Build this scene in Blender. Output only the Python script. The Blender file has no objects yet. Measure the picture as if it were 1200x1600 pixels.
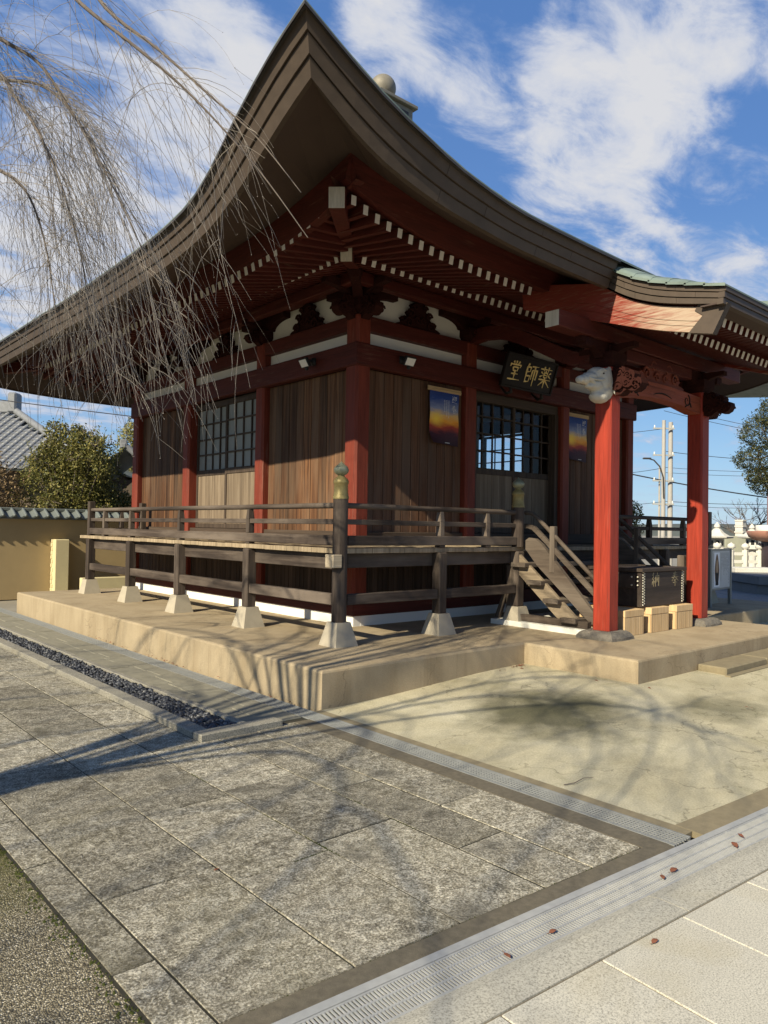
import bpy, bmesh, math, random
import numpy as np
from mathutils import Vector, Matrix, noise as mnoise
random.seed(7)
S = bpy.context.scene
COL = S.collection

# ------------------------------------------------------------------ camera, sky, sun, exposure
CAM_POS = Vector((-5.859, -7.193, 1.55))
R_ = Vector((0.75057105, -0.66058161, 0.01658406))
U_ = Vector((-0.02618012, -0.0046502, 0.99964643))
F_ = Vector((0.66027092, 0.75073984, 0.02078441))
cd = bpy.data.cameras.new('camera'); cam = bpy.data.objects.new('camera', cd); COL.objects.link(cam)
M = Matrix((R_, U_, -F_)).transposed().to_4x4(); M.translation = CAM_POS
cam.matrix_world = M
cd.sensor_fit = 'VERTICAL'; cd.sensor_height = 36.0; cd.lens = 1168.0 / 1600 * 36
cd.clip_start = 0.05; cd.clip_end = 3000
S.camera = cam
SUN_FROM = Vector((-1.0, -0.205, 0.67)).normalized()
SUN_EL = math.asin(SUN_FROM.z); SUN_AZ = math.atan2(SUN_FROM.x, SUN_FROM.y)

W_ = bpy.data.worlds.new('World'); S.world = W_; W_.use_nodes = True
nt = W_.node_tree; nt.nodes.clear()
def wn(t, **k):
    n = nt.nodes.new(t)
    for a, b in k.items(): setattr(n, a, b)
    return n
sky = wn('ShaderNodeTexSky', sky_type='NISHITA', sun_disc=False, sun_elevation=SUN_EL, sun_rotation=SUN_AZ,
         altitude=50, air_density=1.0, dust_density=0.35, ozone_density=2.2)
tc = wn('ShaderNodeTexCoord')
sep = wn('ShaderNodeSeparateXYZ'); nt.links.new(tc.outputs['Generated'], sep.inputs[0])
grd = wn('ShaderNodeValToRGB'); nt.links.new(sep.outputs[2], grd.inputs[0])   # clear winter air: pale at the horizon, deep blue overhead
els = grd.color_ramp.elements; els.new(.14); els.new(.38)
for e_, (p_, c_) in zip(els, ((0.0, (3.3, 5.6, 7.9)), (.14, (2.0, 4.15, 7.3)), (.38, (1.0, 2.45, 5.9)), (.75, (.70, 1.85, 5.0)))):
    e_.position = p_; e_.color = (*c_, 1)
smix = wn('ShaderNodeMix', data_type='RGBA'); smix.inputs[0].default_value = .70
nt.links.new(sky.outputs[0], smix.inputs[6]); nt.links.new(grd.outputs[0], smix.inputs[7])
bg = wn('ShaderNodeBackground'); bg.inputs['Strength'].default_value = 0.072
nt.links.new(smix.outputs[2], bg.inputs['Color'])
def wm(op, a, b=None, c=None):
    n = wn('ShaderNodeMath', operation=op)
    for i, v in enumerate((a, b, c)):
        if v is None: continue
        if isinstance(v, (int, float)): n.inputs[i].default_value = v
        else: nt.links.new(v, n.inputs[i])
    return n.outputs[0]
zc = wm('ADD', wm('MAXIMUM', sep.outputs[2], 0.0), 0.16)
px_ = wm('DIVIDE', sep.outputs[0], zc); py_ = wm('DIVIDE', sep.outputs[1], zc)
cmb = wn('ShaderNodeCombineXYZ'); nt.links.new(px_, cmb.inputs[0]); nt.links.new(py_, cmb.inputs[1])
mp = wn('ShaderNodeMapping'); mp.inputs['Rotation'].default_value = (0, 0, 0.55); mp.inputs['Scale'].default_value = (1.0, 1.6, 1.0)
nt.links.new(cmb.outputs[0], mp.inputs[0])
nz = wn('ShaderNodeTexNoise'); nz.inputs['Scale'].default_value = 4.6; nz.inputs['Detail'].default_value = 10; nz.inputs['Roughness'].default_value = 0.62
nz.inputs['Distortion'].default_value = 0.35
nt.links.new(mp.outputs[0], nz.inputs['Vector'])
dens = nz.outputs['Fac']
# where the cloud banks stand in the sky (direction, cosine radius, weight)
for (dx, dy, dz), ang, w in [((0.773,0.359,0.523),9,.15),((0.743,0.445,0.501),8,.12),((0.727,0.518,0.45),10,.16),((0.69,0.51,0.50),7,.05),
        ((0.856,0.388,0.342),9,.17),((0.572,0.619,0.537),7,.14),((0.452,0.725,0.52),11,.17),((0.369,0.826,0.425),12,.14),
        ((0.266,0.92,0.288),11,.20),((0.247,0.867,0.433),8,.06),((0.349,0.915,0.203),8,.12),((0.906,0.401,0.138),8,-.04),
        ((0.836,0.365,0.41),6,-.22),((0.655,0.61,0.44),6,-.14),((0.469,0.676,0.569),4,-.12),((0.616,0.543,0.571),5,-.12)]:
    dv = wn('ShaderNodeVectorMath', operation='DOT_PRODUCT'); nt.links.new(tc.outputs['Generated'], dv.inputs[0])
    n = Vector((dx, dy, dz)).normalized(); dv.inputs[1].default_value = n
    mr = wn('ShaderNodeMapRange', interpolation_type='SMOOTHSTEP')
    nt.links.new(dv.outputs['Value'], mr.inputs['Value'])
    mr.inputs['From Min'].default_value = math.cos(math.radians(ang)); mr.inputs['From Max'].default_value = 1.0
    dens = wm('ADD', dens, wm('MULTIPLY', mr.outputs[0], w))
rp = wn('ShaderNodeMapRange', interpolation_type='SMOOTHSTEP'); nt.links.new(dens, rp.inputs['Value'])
rp.inputs['From Min'].default_value = 0.47; rp.inputs['From Max'].default_value = 0.76
cbg = wn('ShaderNodeBackground'); cbg.inputs['Strength'].default_value = 0.50
ccr = wn('ShaderNodeValToRGB'); nt.links.new(dens, ccr.inputs[0])
ccr.color_ramp.elements[0].position = .55; ccr.color_ramp.elements[0].color = (.62, .72, .95, 1)
ccr.color_ramp.elements[1].position = .85; ccr.color_ramp.elements[1].color = (.98, .98, 1.0, 1)
nt.links.new(ccr.outputs[0], cbg.inputs['Color'])
mx = wn('ShaderNodeMixShader'); nt.links.new(wm('MULTIPLY', rp.outputs[0], 0.93), mx.inputs[0])
nt.links.new(bg.outputs[0], mx.inputs[1]); nt.links.new(cbg.outputs[0], mx.inputs[2])
wo = wn('ShaderNodeOutputWorld'); nt.links.new(mx.outputs[0], wo.inputs[0])

sd = bpy.data.lights.new('sun', 'SUN'); sd.energy = 5.0; sd.angle = math.radians(0.55); sd.color = (1.0, 0.90, 0.69)
sun = bpy.data.objects.new('sun', sd); COL.objects.link(sun); sun.location = (-20, -8, 15)
sun.rotation_euler = SUN_FROM.to_track_quat('Z', 'Y').to_euler()
S.view_settings.view_transform = 'Standard'; S.view_settings.look = 'None'; S.view_settings.exposure = 0.62
S.view_settings.gamma = 1.0; S.view_settings.use_curve_mapping = False
S.cycles.max_bounces = 8; S.cycles.diffuse_bounces = 5; S.cycles.transparent_max_bounces = 12
S.cycles.use_denoising = True

# ------------------------------------------------------------------ mesh and object helpers
class MB:
    def __init__(s): s.v = []; s.f = []; s.m = []; s.s = []
    def add(s, V, F, mi=0, smooth=False):
        o = len(s.v); s.v.extend([tuple(x) for x in V])
        for f in F:
            s.f.append(tuple(i + o for i in f)); s.m.append(mi); s.s.append(smooth)
        return s
    def obox(s, c, A, B, C, mi=0, ch=0.0):
        c = Vector(c); A = Vector(A); B = Vector(B); C = Vector(C)
        if A.cross(B).dot(C) < 0: C = -C
        if ch <= 0:
            V = [c + sx*A + sy*B + sz*C for sx in (-1,1) for sy in (-1,1) for sz in (-1,1)]
            return s.add(V, [(0,1,3,2),(4,6,7,5),(0,4,5,1),(2,3,7,6),(0,2,6,4),(1,5,7,3)], mi)
        a, b, d = A.length, B.length, C.length
        ka, kb, kc = (1-ch/a), (1-ch/b), (1-ch/d)
        V = []; ix = {}
        for sx in (-1,1):
            for sy in (-1,1):
                for sz in (-1,1):
                    for t in range(3):
                        k = [ka, kb, kc]; k[t] = 1.0
                        ix[(sx,sy,sz,t)] = len(V)
                        V.append(c + sx*k[0]*A + sy*k[1]*B + sz*k[2]*C)
        F = []
        for t in range(3):
            for sg in (-1,1):
                u, w = (t+1) % 3, (t+2) % 3
                q = []
                for (p1, p2) in ((-1,-1),(1,-1),(1,1),(-1,1)):
                    e = [0,0,0]; e[t] = sg; e[u] = p1; e[w] = p2
                    q.append(ix[(e[0],e[1],e[2],t)])
                F.append(q if sg > 0 else q[::-1])
        for t in range(3):
            u, w = (t+1) % 3, (t+2) % 3
            for su in (-1,1):
                for sw in (-1,1):
                    q = []
                    for (st, tt) in ((-1,u),(1,u),(1,w),(-1,w)):
                        e = [0,0,0]; e[t] = st; e[u] = su; e[w] = sw
                        q.append(ix[(e[0],e[1],e[2],tt)])
                    F.append(q if su*sw > 0 else q[::-1])
        for sx in (-1,1):
            for sy in (-1,1):
                for sz in (-1,1):
                    q = [ix[(sx,sy,sz,t)] for t in range(3)]
                    F.append(q if sx*sy*sz > 0 else q[::-1])
        return s.add(V, F, mi)
    def box(s, x0, y0, z0, x1, y1, z1, mi=0, ch=0.0):
        return s.obox(((x0+x1)/2,(y0+y1)/2,(z0+z1)/2), (abs(x1-x0)/2,0,0), (0,abs(y1-y0)/2,0), (0,0,abs(z1-z0)/2), mi, ch)
    def beam(s, p, q, w, h, mi=0, ch=0.0, up=(0,0,1)):
        p = Vector(p); q = Vector(q); d = q - p; L = d.length; d = d.normalized()
        sd_ = d.cross(Vector(up)).normalized(); u = sd_.cross(d).normalized()
        return s.obox((p+q)/2, d*L/2, sd_*w/2, u*h/2, mi, ch)
    def tube(s, pts, rad, n=8, mi=0, smooth=True, cap=True):
        pts = [Vector(p) for p in pts]; N = len(pts)
        if not hasattr(rad, '__len__'): rad = [rad]*N
        V = []; d0 = (pts[1]-pts[0]).normalized()
        ref = Vector((0,0,1)) if abs(d0.z) < .9 else Vector((1,0,0))
        x = d0.cross(ref).normalized()
        for i, p in enumerate(pts):
            d = (pts[min(i+1,N-1)] - pts[max(i-1,0)])
            if d.length < 1e-9: d = d0.copy()
            d.normalize()
            x = (x - d*x.dot(d)); x = x.normalized() if x.length > 1e-6 else d.orthogonal().normalized()
            y = d.cross(x)
            for k in range(n):
                a = 2*math.pi*k/n
                V.append(p + (x*math.cos(a) + y*math.sin(a))*rad[i])
        F = [(i*n+k, i*n+(k+1)%n, (i+1)*n+(k+1)%n, (i+1)*n+k) for i in range(N-1) for k in range(n)]
        s.add(V, F, mi, smooth)
        if cap:
            s.add(V[:n], [tuple(range(n))[::-1]], mi); s.add(V[-n:], [tuple(range(n))], mi)
        return s
    def lathe(s, c, prof, n=16, mi=0, smooth=True, rot=0.0):
        c = Vector(c); V = []
        for (r, z) in prof:
            for k in range(n):
                a = rot + 2*math.pi*k/n; V.append((c.x+r*math.cos(a), c.y+r*math.sin(a), c.z+z))
        N = len(prof)
        F = [(i*n+k, i*n+(k+1)%n, (i+1)*n+(k+1)%n, (i+1)*n+k) for i in range(N-1) for k in range(n)]
        s.add(V, F, mi, smooth)
        if prof[0][0] > 1e-4: s.add(V[:n], [tuple(range(n))[::-1]], mi)
        if prof[-1][0] > 1e-4: s.add(V[-n:], [tuple(range(n))], mi)
        return s
    def prism(s, poly, o, ux, uy, dep, mi=0, smooth=False):
        o = Vector(o); ux = Vector(ux); uy = Vector(uy); dep = Vector(dep); n = len(poly)
        A = [o + ux*x + uy*y for x, y in poly]; B = [p + dep for p in A]
        V = A + B
        tri = tess(poly)
        F = [t for t in tri] + [tuple(i+n for i in t[::-1]) for t in tri]
        s.add(V, F, mi)
        s.add(V, [(i, i+n, (i+1)%n+n, (i+1)%n) for i in range(n)], mi, smooth)
        return s
    def sheet(s, rows, mi=0, smooth=False, flip=False):
        n = len(rows[0]); V = [p for r in rows for p in r]; F = []
        for i in range(len(rows)-1):
            for k in range(n-1):
                q = (i*n+k, i*n+k+1, (i+1)*n+k+1, (i+1)*n+k)
                F.append(q[::-1] if flip else q)
        return s.add(V, F, mi, smooth)
    def mesh(s, name, mats):
        me = bpy.data.meshes.new(name)
        me.from_pydata(s.v, [], s.f)
        for m in (mats if isinstance(mats, (list, tuple)) else [mats]): me.materials.append(m)
        if any(s.m): me.polygons.foreach_set('material_index', s.m)
        me.polygons.foreach_set('use_smooth', s.s)
        me.update()
        return me
    def build(s, name, mats, parent=None, M=None, **k):
        return put(name, s.mesh(name, mats), parent, M, **k)

from mathutils.geometry import tessellate_polygon
def tess(poly):
    a = sum(poly[i][0]*poly[(i+1)%len(poly)][1]-poly[(i+1)%len(poly)][0]*poly[i][1] for i in range(len(poly)))
    T = tessellate_polygon([[Vector((x, y, 0)) for x, y in poly]])
    return [tuple(t) for t in T]

WM = {}
def put(name, data, parent=None, M=None, **k):
    o = bpy.data.objects.new(name, data); COL.objects.link(o)
    M = M.copy() if M is not None else Matrix()
    if parent is not None:
        o.parent = parent; o.matrix_parent_inverse = WM[parent.name].inverted()
    o.matrix_basis = M
    WM[o.name] = M
    for a, b in k.items(): o[a] = b
    return o
def T(x, y, z, rz=0.0, s=None):
    m = Matrix.Translation((x, y, z))
    if rz: m = m @ Matrix.Rotation(rz, 4, 'Z')
    if s is not None: m = m @ Matrix.Diagonal((s[0], s[1], s[2], 1))
    return m
def thing(name, label, cat, loc=(0,0,0), group=None, rz=0.0):
    o = put(name, None, None, T(*loc, rz)); o.empty_display_size = .2
    o['label'] = label; o['category'] = cat
    if group: o['group'] = group
    return o
def tag(o, label, cat, group=None):
    o['label'] = label; o['category'] = cat
    if group: o['group'] = group
    return o
def struct(name, mb, mats, **k):
    return mb.build(name, mats, None, None, kind='structure', **k)
def copy_tree(o, M, label=None, group=None):
    r = o.copy(); COL.objects.link(r); r.matrix_basis = M; WM[r.name] = M
    if label: r['label'] = label
    if group: r['group'] = group
    def rec(a, b):
        for ch in list(a.children):
            c = ch.copy(); COL.objects.link(c); c.parent = b; c.matrix_parent_inverse = ch.matrix_parent_inverse.copy()
            rec(ch, c)
    rec(o, r)
    return r
def lerp(a, b, t): return a + (b-a)*t
def pw(xs, ys):
    """smooth monotone curve through points"""
    xs = list(xs); ys = list(ys); n = len(xs)
    d = [(ys[i+1]-ys[i])/(xs[i+1]-xs[i]) for i in range(n-1)]
    m = [d[0]] + [0 if d[i-1]*d[i] <= 0 else 2*d[i-1]*d[i]/(d[i-1]+d[i]) for i in range(1, n-1)] + [d[-1]]
    def f(x):
        if x <= xs[0]: return ys[0] + m[0]*(x-xs[0])
        if x >= xs[-1]: return ys[-1] + m[-1]*(x-xs[-1])
        for i in range(n-1):
            if x <= xs[i+1]: break
        h = xs[i+1]-xs[i]; t = (x-xs[i])/h
        return (2*t**3-3*t**2+1)*ys[i] + (t**3-2*t**2+t)*h*m[i] + (-2*t**3+3*t**2)*ys[i+1] + (t**3-t**2)*h*m[i+1]
    return f

# ------------------------------------------------------------------ materials
class N:
    def __init__(s, name):
        s.m = bpy.data.materials.new(name); s.m.use_nodes = True; s.t = s.m.node_tree; s.t.nodes.clear()
        s.out = s.t.nodes.new('ShaderNodeOutputMaterial')
    def node(s, t, **k):
        n = s.t.nodes.new(t)
        for a, b in k.items(): setattr(n, a, b)
        return n
    def set(s, sock, v):
        if hasattr(v, 'is_output') or isinstance(v, bpy.types.NodeSocket): s.t.links.new(v, sock)
        else:
            if isinstance(v, (tuple, list)) and len(v) == 3 and sock.type == 'RGBA': v = (*v, 1)
            sock.default_value = v
    def coord(s, kind='Object', scale=(1,1,1), rnd=0.0, rot=(0,0,0)):
        t = s.node('ShaderNodeTexCoord'); v = t.outputs[kind]
        if rnd:
            oi = s.node('ShaderNodeObjectInfo'); a = s.node('ShaderNodeVectorMath', operation='SCALE')
            a.inputs[0].default_value = (13.1, 7.7, 9.3); s.t.links.new(oi.outputs['Random'], a.inputs['Scale'])
            b = s.node('ShaderNodeVectorMath', operation='ADD'); s.t.links.new(v, b.inputs[0]); s.t.links.new(a.outputs[0], b.inputs[1]); v = b.outputs[0]
        mp = s.node('ShaderNodeMapping'); mp.inputs['Scale'].default_value = scale; mp.inputs['Rotation'].default_value = rot
        s.t.links.new(v, mp.inputs[0]); return mp.outputs[0]
    def noise(s, vec, scale, detail=4, rough=.55, dist=0.0):
        n = s.node('ShaderNodeTexNoise'); s.t.links.new(vec, n.inputs['Vector'])
        n.inputs['Scale'].default_value = scale; n.inputs['Detail'].default_value = detail; n.inputs['Roughness'].default_value = rough; n.inputs['Distortion'].default_value = dist
        return n.outputs['Fac']
    def voro(s, vec, scale, out='Distance', feature='F1'):
        n = s.node('ShaderNodeTexVoronoi', feature=feature); s.t.links.new(vec, n.inputs['Vector']); n.inputs['Scale'].default_value = scale
        return n.outputs[out]
    def ramp(s, fac, stops):
        r = s.node('ShaderNodeValToRGB'); s.t.links.new(fac, r.inputs[0]); cr = r.color_ramp
        while len(cr.elements) < len(stops): cr.elements.new(.5)
        for e, (p, c) in zip(cr.elements, stops):
            e.position = p; e.color = (c, c, c, 1) if isinstance(c, (int, float)) else (*c, 1)
        return r.outputs[0]
    def mix(s, fac, a, b, mode='MIX'):
        n = s.node('ShaderNodeMix', data_type='RGBA', blend_type=mode)
        s.set(n.inputs[0], fac); s.set(n.inputs[6], a); s.set(n.inputs[7], b); return n.outputs[2]
    def math(s, op, a, b=None):
        n = s.node('ShaderNodeMath', operation=op); s.set(n.inputs[0], a)
        if b is not None: s.set(n.inputs[1], b)
        return n.outputs[0]
    def rnd(s): return s.node('ShaderNodeObjectInfo').outputs['Random']
    def hsv(s, col, v=1.0, sat=1.0, h=.5):
        n = s.node('ShaderNodeHueSaturation'); s.set(n.inputs['Color'], col); s.set(n.inputs['Value'], v); s.set(n.inputs['Saturation'], sat); s.set(n.inputs['Hue'], h); return n.outputs[0]
    def bump(s, h, strength=.3, dist=.01, nrm=None):
        n = s.node('ShaderNodeBump'); s.t.links.new(h, n.inputs['Height']); n.inputs['Strength'].default_value = strength; n.inputs['Distance'].default_value = dist
        if nrm is not None: s.t.links.new(nrm, n.inputs['Normal'])
        return n.outputs[0]
    def done(s, col, rough=.8, metal=0.0, nrm=None, spec=.3, **k):
        b = s.node('ShaderNodeBsdfPrincipled'); s.set(b.inputs['Base Color'], col); s.set(b.inputs['Roughness'], rough); s.set(b.inputs['Metallic'], metal)
        s.set(b.inputs['Specular IOR Level'], spec)
        if nrm is not None: s.t.links.new(nrm, b.inputs['Normal'])
        for a, v in k.items(): s.set(b.inputs[a], v)
        s.t.links.new(b.outputs[0], s.out.inputs[0]); return s.m

AX = {'X': lambda a, c: (a, c, c), 'Y': lambda a, c: (c, a, c), 'Z': lambda a, c: (c, c, a)}
def wood(name, axis, stops, rough=.75, vary=.35, tint=None, bump=.5, across=9.0, along=.35):
    n = N(name); v = n.coord('Object', AX[axis](along, across), rnd=1)
    a = n.noise(v, 1.6, 7, .62, 1.1)
    fine = n.noise(n.coord('Object', AX[axis](2.5, 90), rnd=1), 1.0, 3, .6)
    col = n.ramp(a, stops)
    col = n.mix(.35, col, n.ramp(fine, [(.3, 0.35), (.7, 1.0)]), 'MULTIPLY')
    if tint is not None:  # grey or pale weathering in patches
        w = n.noise(n.coord('Object', AX[axis](.5, 2.2), rnd=1), 1.3, 5, .6)
        col = n.mix(n.ramp(w, [(.42, 0.0), (.66, tint[1])]), col, tint[0])
    r = n.math('ADD', n.math('MULTIPLY', n.rnd(), vary), 1.0 - vary*.5)
    col = n.hsv(col, r)
    h = n.math('ADD', a, n.math('MULTIPLY', fine, .5))
    return n.done(col, rough, nrm=n.bump(h, bump, .006), spec=.25)
def paint(name, axis, base, worn=(.33, .22, .15), amount=.25, rough=.6, across=7.0):
    n = N(name); v = n.coord('Object', AX[axis](.5, across), rnd=1)
    a = n.noise(v, 2.0, 6, .6, .6); big = n.noise(n.coord('Object', rnd=1), 1.1, 4)
    col = n.mix(n.ramp(a, [(.3, 0.0), (.75, 1.0)]), tuple(c*.72 for c in base), tuple(min(1, c*1.18) for c in base))
    wf = n.noise(n.coord('Object', AX[axis](1.2, 16), rnd=1), 2.2, 6, .65)
    col = n.mix(n.ramp(n.math('ADD', n.math('MULTIPLY', wf, .7), n.math('MULTIPLY', big, .3)), [(.56, 0.0), (.70, amount)]), col, worn)
    fine = n.noise(n.coord('Object', AX[axis](3, 75), rnd=1), 1.0, 4, .65)
    col = n.mix(.45, col, n.ramp(fine, [(.32, .35), (.55, 1.0)]), 'MULTIPLY')
    crk = n.noise(n.coord('Object', AX[axis](.35, 28), rnd=1), 2.0, 3)
    col = n.mix(n.ramp(crk, [(.68, 0.0), (.72, .75)]), col, tuple(c*.25 for c in base))
    return n.done(col, rough, nrm=n.bump(n.math('ADD', a, fine), .5, .005), spec=.25)
def plain(name, col, rough=.7, var=.25, scale=6.0, bump=.2, metal=0.0, spec=.3, dist=.004):
    n = N(name); v = n.coord('Object'); a = n.noise(v, scale, 6, .6); b = n.noise(v, scale*9, 3)
    c = n.mix(a, tuple(x*(1-var) for x in col), tuple(min(1, x*(1+var)) for x in col))
    return n.done(c, rough, metal, n.bump(n.math('ADD', a, n.math('MULTIPLY', b, .6)), bump, dist), spec)

MT = {}
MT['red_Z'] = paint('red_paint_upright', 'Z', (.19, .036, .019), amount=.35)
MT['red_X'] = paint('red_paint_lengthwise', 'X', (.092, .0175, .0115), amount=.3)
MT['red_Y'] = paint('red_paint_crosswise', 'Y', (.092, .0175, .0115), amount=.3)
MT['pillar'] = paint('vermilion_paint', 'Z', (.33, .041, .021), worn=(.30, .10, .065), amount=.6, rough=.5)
MT['hafu'] = paint('worn_red_gable_paint', 'Y', (.46, .085, .05), worn=(.62, .5, .38), amount=1.0, across=14)
def hafu2():
    n = N('flaked_red_gable_paint'); v = n.coord('Object', (1, 1.3, 16)); a = n.noise(v, 2.4, 7, .65, .4)
    sp = n.node('ShaderNodeSeparateXYZ'); n.t.links.new(n.node('ShaderNodeTexCoord').outputs['Object'], sp.inputs[0])
    g = n.ramp(n.math('DIVIDE', n.math('ADD', sp.outputs[1], 2.55), -1.25), [(0.0, 0.0), (.85, 1.0)])
    f = n.math('ADD', n.math('MULTIPLY', a, .75), n.math('MULTIPLY', g, .34))
    col = n.mix(n.ramp(f, [(.47, 0.0), (.70, 1.0)]), (.21, .034, .02), (.40, .30, .215))
    col = n.mix(n.ramp(n.noise(v, 5.5, 5), [(.55, 0.0), (.75, .45)]), col, (.30, .20, .13))
    return n.done(col, .75, nrm=n.bump(a, .5, .008))
MT['hafu'] = hafu2()
MT['board'] = wood('sunburnt_cedar_boards', 'Z', [(.28, (.026, .012, .007)), (.5, (.10, .046, .021)), (.70, (.215, .105, .046))], vary=.6, tint=((.14, .095, .06), .6), across=11)
MT['board_front'] = wood('dark_cedar_boards', 'Z', [(.25, (.05, .024, .013)), (.55, (.13, .062, .032)), (.75, (.19, .10, .055))], vary=.35, tint=((.15, .11, .08), .5), across=11)
MT['door_wood'] = wood('grey_door_panel_wood', 'Z', [(.25, (.09, .065, .045)), (.5, (.20, .15, .10)), (.75, (.30, .235, .165))], vary=.25, across=8)
MT['skirt'] = wood('black_brown_skirting_boards', 'Z', [(.3, (.03, .019, .013)), (.6, (.075, .048, .033)), (.8, (.12, .08, .055))], vary=.5)
WX = [(.25, (.022, .016, .013)), (.55, (.06, .044, .034)), (.78, (.13, .10, .078))]
for ax in 'XYZ':
    MT['old_'+ax] = wood('weathered_dark_wood_'+ax.lower(), ax, WX, vary=.25, tint=((.17, .135, .105), .75), rough=.8)
    MT['step_'+ax] = wood('greyed_stair_wood_'+ax.lower(), ax, [(.25, (.036, .026, .02)), (.55, (.088, .066, .049)), (.78, (.16, .125, .095))], vary=.2, tint=((.19, .155, .12), .55), rough=.8)
    MT['lat_'+ax] = wood('dark_lattice_wood_'+ax.lower(), ax, [(.3, (.04, .028, .02)), (.7, (.10, .072, .052))], vary=.2)
MT['deck'] = wood('bleached_deck_wood', 'Z', [(.25, (.20, .15, .095)), (.55, (.36, .28, .18)), (.78, (.50, .40, .27))], vary=.25, rough=.85)
MT['deck_X'] = wood('bleached_deck_planks', 'Y', [(.25, (.14, .105, .07)), (.55, (.27, .21, .14)), (.78, (.38, .30, .21))], vary=.25, rough=.85)
MT['pale'] = wood('pale_new_cedar', 'Z', [(.25, (.50, .33, .16)), (.55, (.64, .45, .24)), (.78, (.72, .53, .31))], vary=.15, bump=.25)
MT['pale_X'] = wood('pale_scroll_rod_wood', 'X', [(.25, (.45, .30, .15)), (.6, (.60, .42, .22))], vary=.15, bump=.2)
MT['white_end'] = plain('white_rafter_end_paint', (.70, .66, .60), .8, .12, 30)
MT['white_block'] = wood('pale_beam_end_grain', 'Z', [(.3, (.48, .42, .32)), (.7, (.62, .56, .45))], vary=.1)
MT['plaster'] = plain('white_lime_plaster', (.74, .72, .66), .9, .06, 3)
MT['fascia'] = plain('brown_copper_cladding', (.074, .054, .039), .6, .32, 9, .25, spec=.3)
MT['fascia_edge'] = plain('dark_eave_drip_edge', (.05, .045, .04), .5, .2, 9)
MT['soffit'] = plain('brown_soffit_sheet', (.060, .040, .031), .7, .15, 4)
MT['sheathing'] = paint('dark_red_roof_boards', 'Y', (.075, .015, .010), amount=.1)
MT['brass'] = plain('tarnished_brass', (.27, .215, .085), .5, .4, 22, .2, metal=.25)
MT['verdigris'] = plain('green_tarnished_bronze', (.27, .28, .19), .5, .3, 18, .2, metal=.4)
MT['finial'] = plain('weathered_bronze_finial', (.20, .18, .14), .6, .3, 12, .2, metal=.2)
def copper():
    n = N('green_patina_copper_roof'); v = n.coord('Object'); a = n.noise(v, 2.2, 6, .6); b = n.noise(n.coord('Object', (1, 1, .3)), 9, 5)
    col = n.ramp(a, [(.3, (.10, .13, .113)), (.55, (.15, .19, .165)), (.75, (.21, .255, .22))])
    col = n.mix(n.ramp(b, [(.55, 0.0), (.8, .5)]), col, (.17, .17, .13))
    col = n.hsv(col, n.math('ADD', n.math('MULTIPLY', n.rnd(), .2), .9))
    return n.done(col, .6, 0.0, n.bump(b, .2, .004))
MT['copper'] = copper()
def mortar():
    n = N('beige_mortar_platform'); v = n.coord('Object'); a = n.noise(v, 1.2, 6, .6); b = n.noise(v, 70, 4, .6); s = n.noise(n.coord('Object', (1.5, 1.5, .35)), 2.0, 6, .62)
    col = n.ramp(a, [(.3, (.34, .27, .172)), (.7, (.43, .345, .225))])
    col = n.mix(n.ramp(s, [(.46, 0.0), (.70, .6)]), col, (.245, .185, .11))
    col = n.mix(.35, col, n.ramp(b, [(.3, .5), (.7, 1.0)]), 'MULTIPLY')
    wv = n.node('ShaderNodeVectorMath', operation='ADD'); nv = n.node('ShaderNodeTexNoise'); nv.inputs['Scale'].default_value = 2.2; nv.inputs['Detail'].default_value = 6
    n.t.links.new(v, nv.inputs['Vector']); n.t.links.new(v, wv.inputs[0]); n.t.links.new(nv.outputs['Color'], wv.inputs[1])
    ck = n.voro(wv.outputs[0], .6, 'Distance', 'DISTANCE_TO_EDGE')
    col = n.mix(n.ramp(ck, [(.001, .6), (.004, 0.0)]), col, (.13, .10, .065))
    dr = n.noise(n.coord('Object', (7, 7, .25)), 1.6, 5, .65)
    col = n.mix(n.ramp(dr, [(.56, 0.0), (.70, .4)]), col, (.22, .165, .10))
    return n.done(col, .9, nrm=n.bump(n.math('ADD', b, a), .4, .004), spec=.2)
MT['mortar'] = mortar()
MT['footing'] = plain('pale_cast_footing_concrete', (.37, .325, .245), .9, .18, 8, .3)
MT['white_kerb'] = plain('white_painted_curb', (.72, .70, .62), .85, .1, 8, .2)
MT['granite_rough'] = plain('rough_grey_base_stone', (.19, .17, .14), .95, .55, 26, 1.0, dist=.02)
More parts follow.
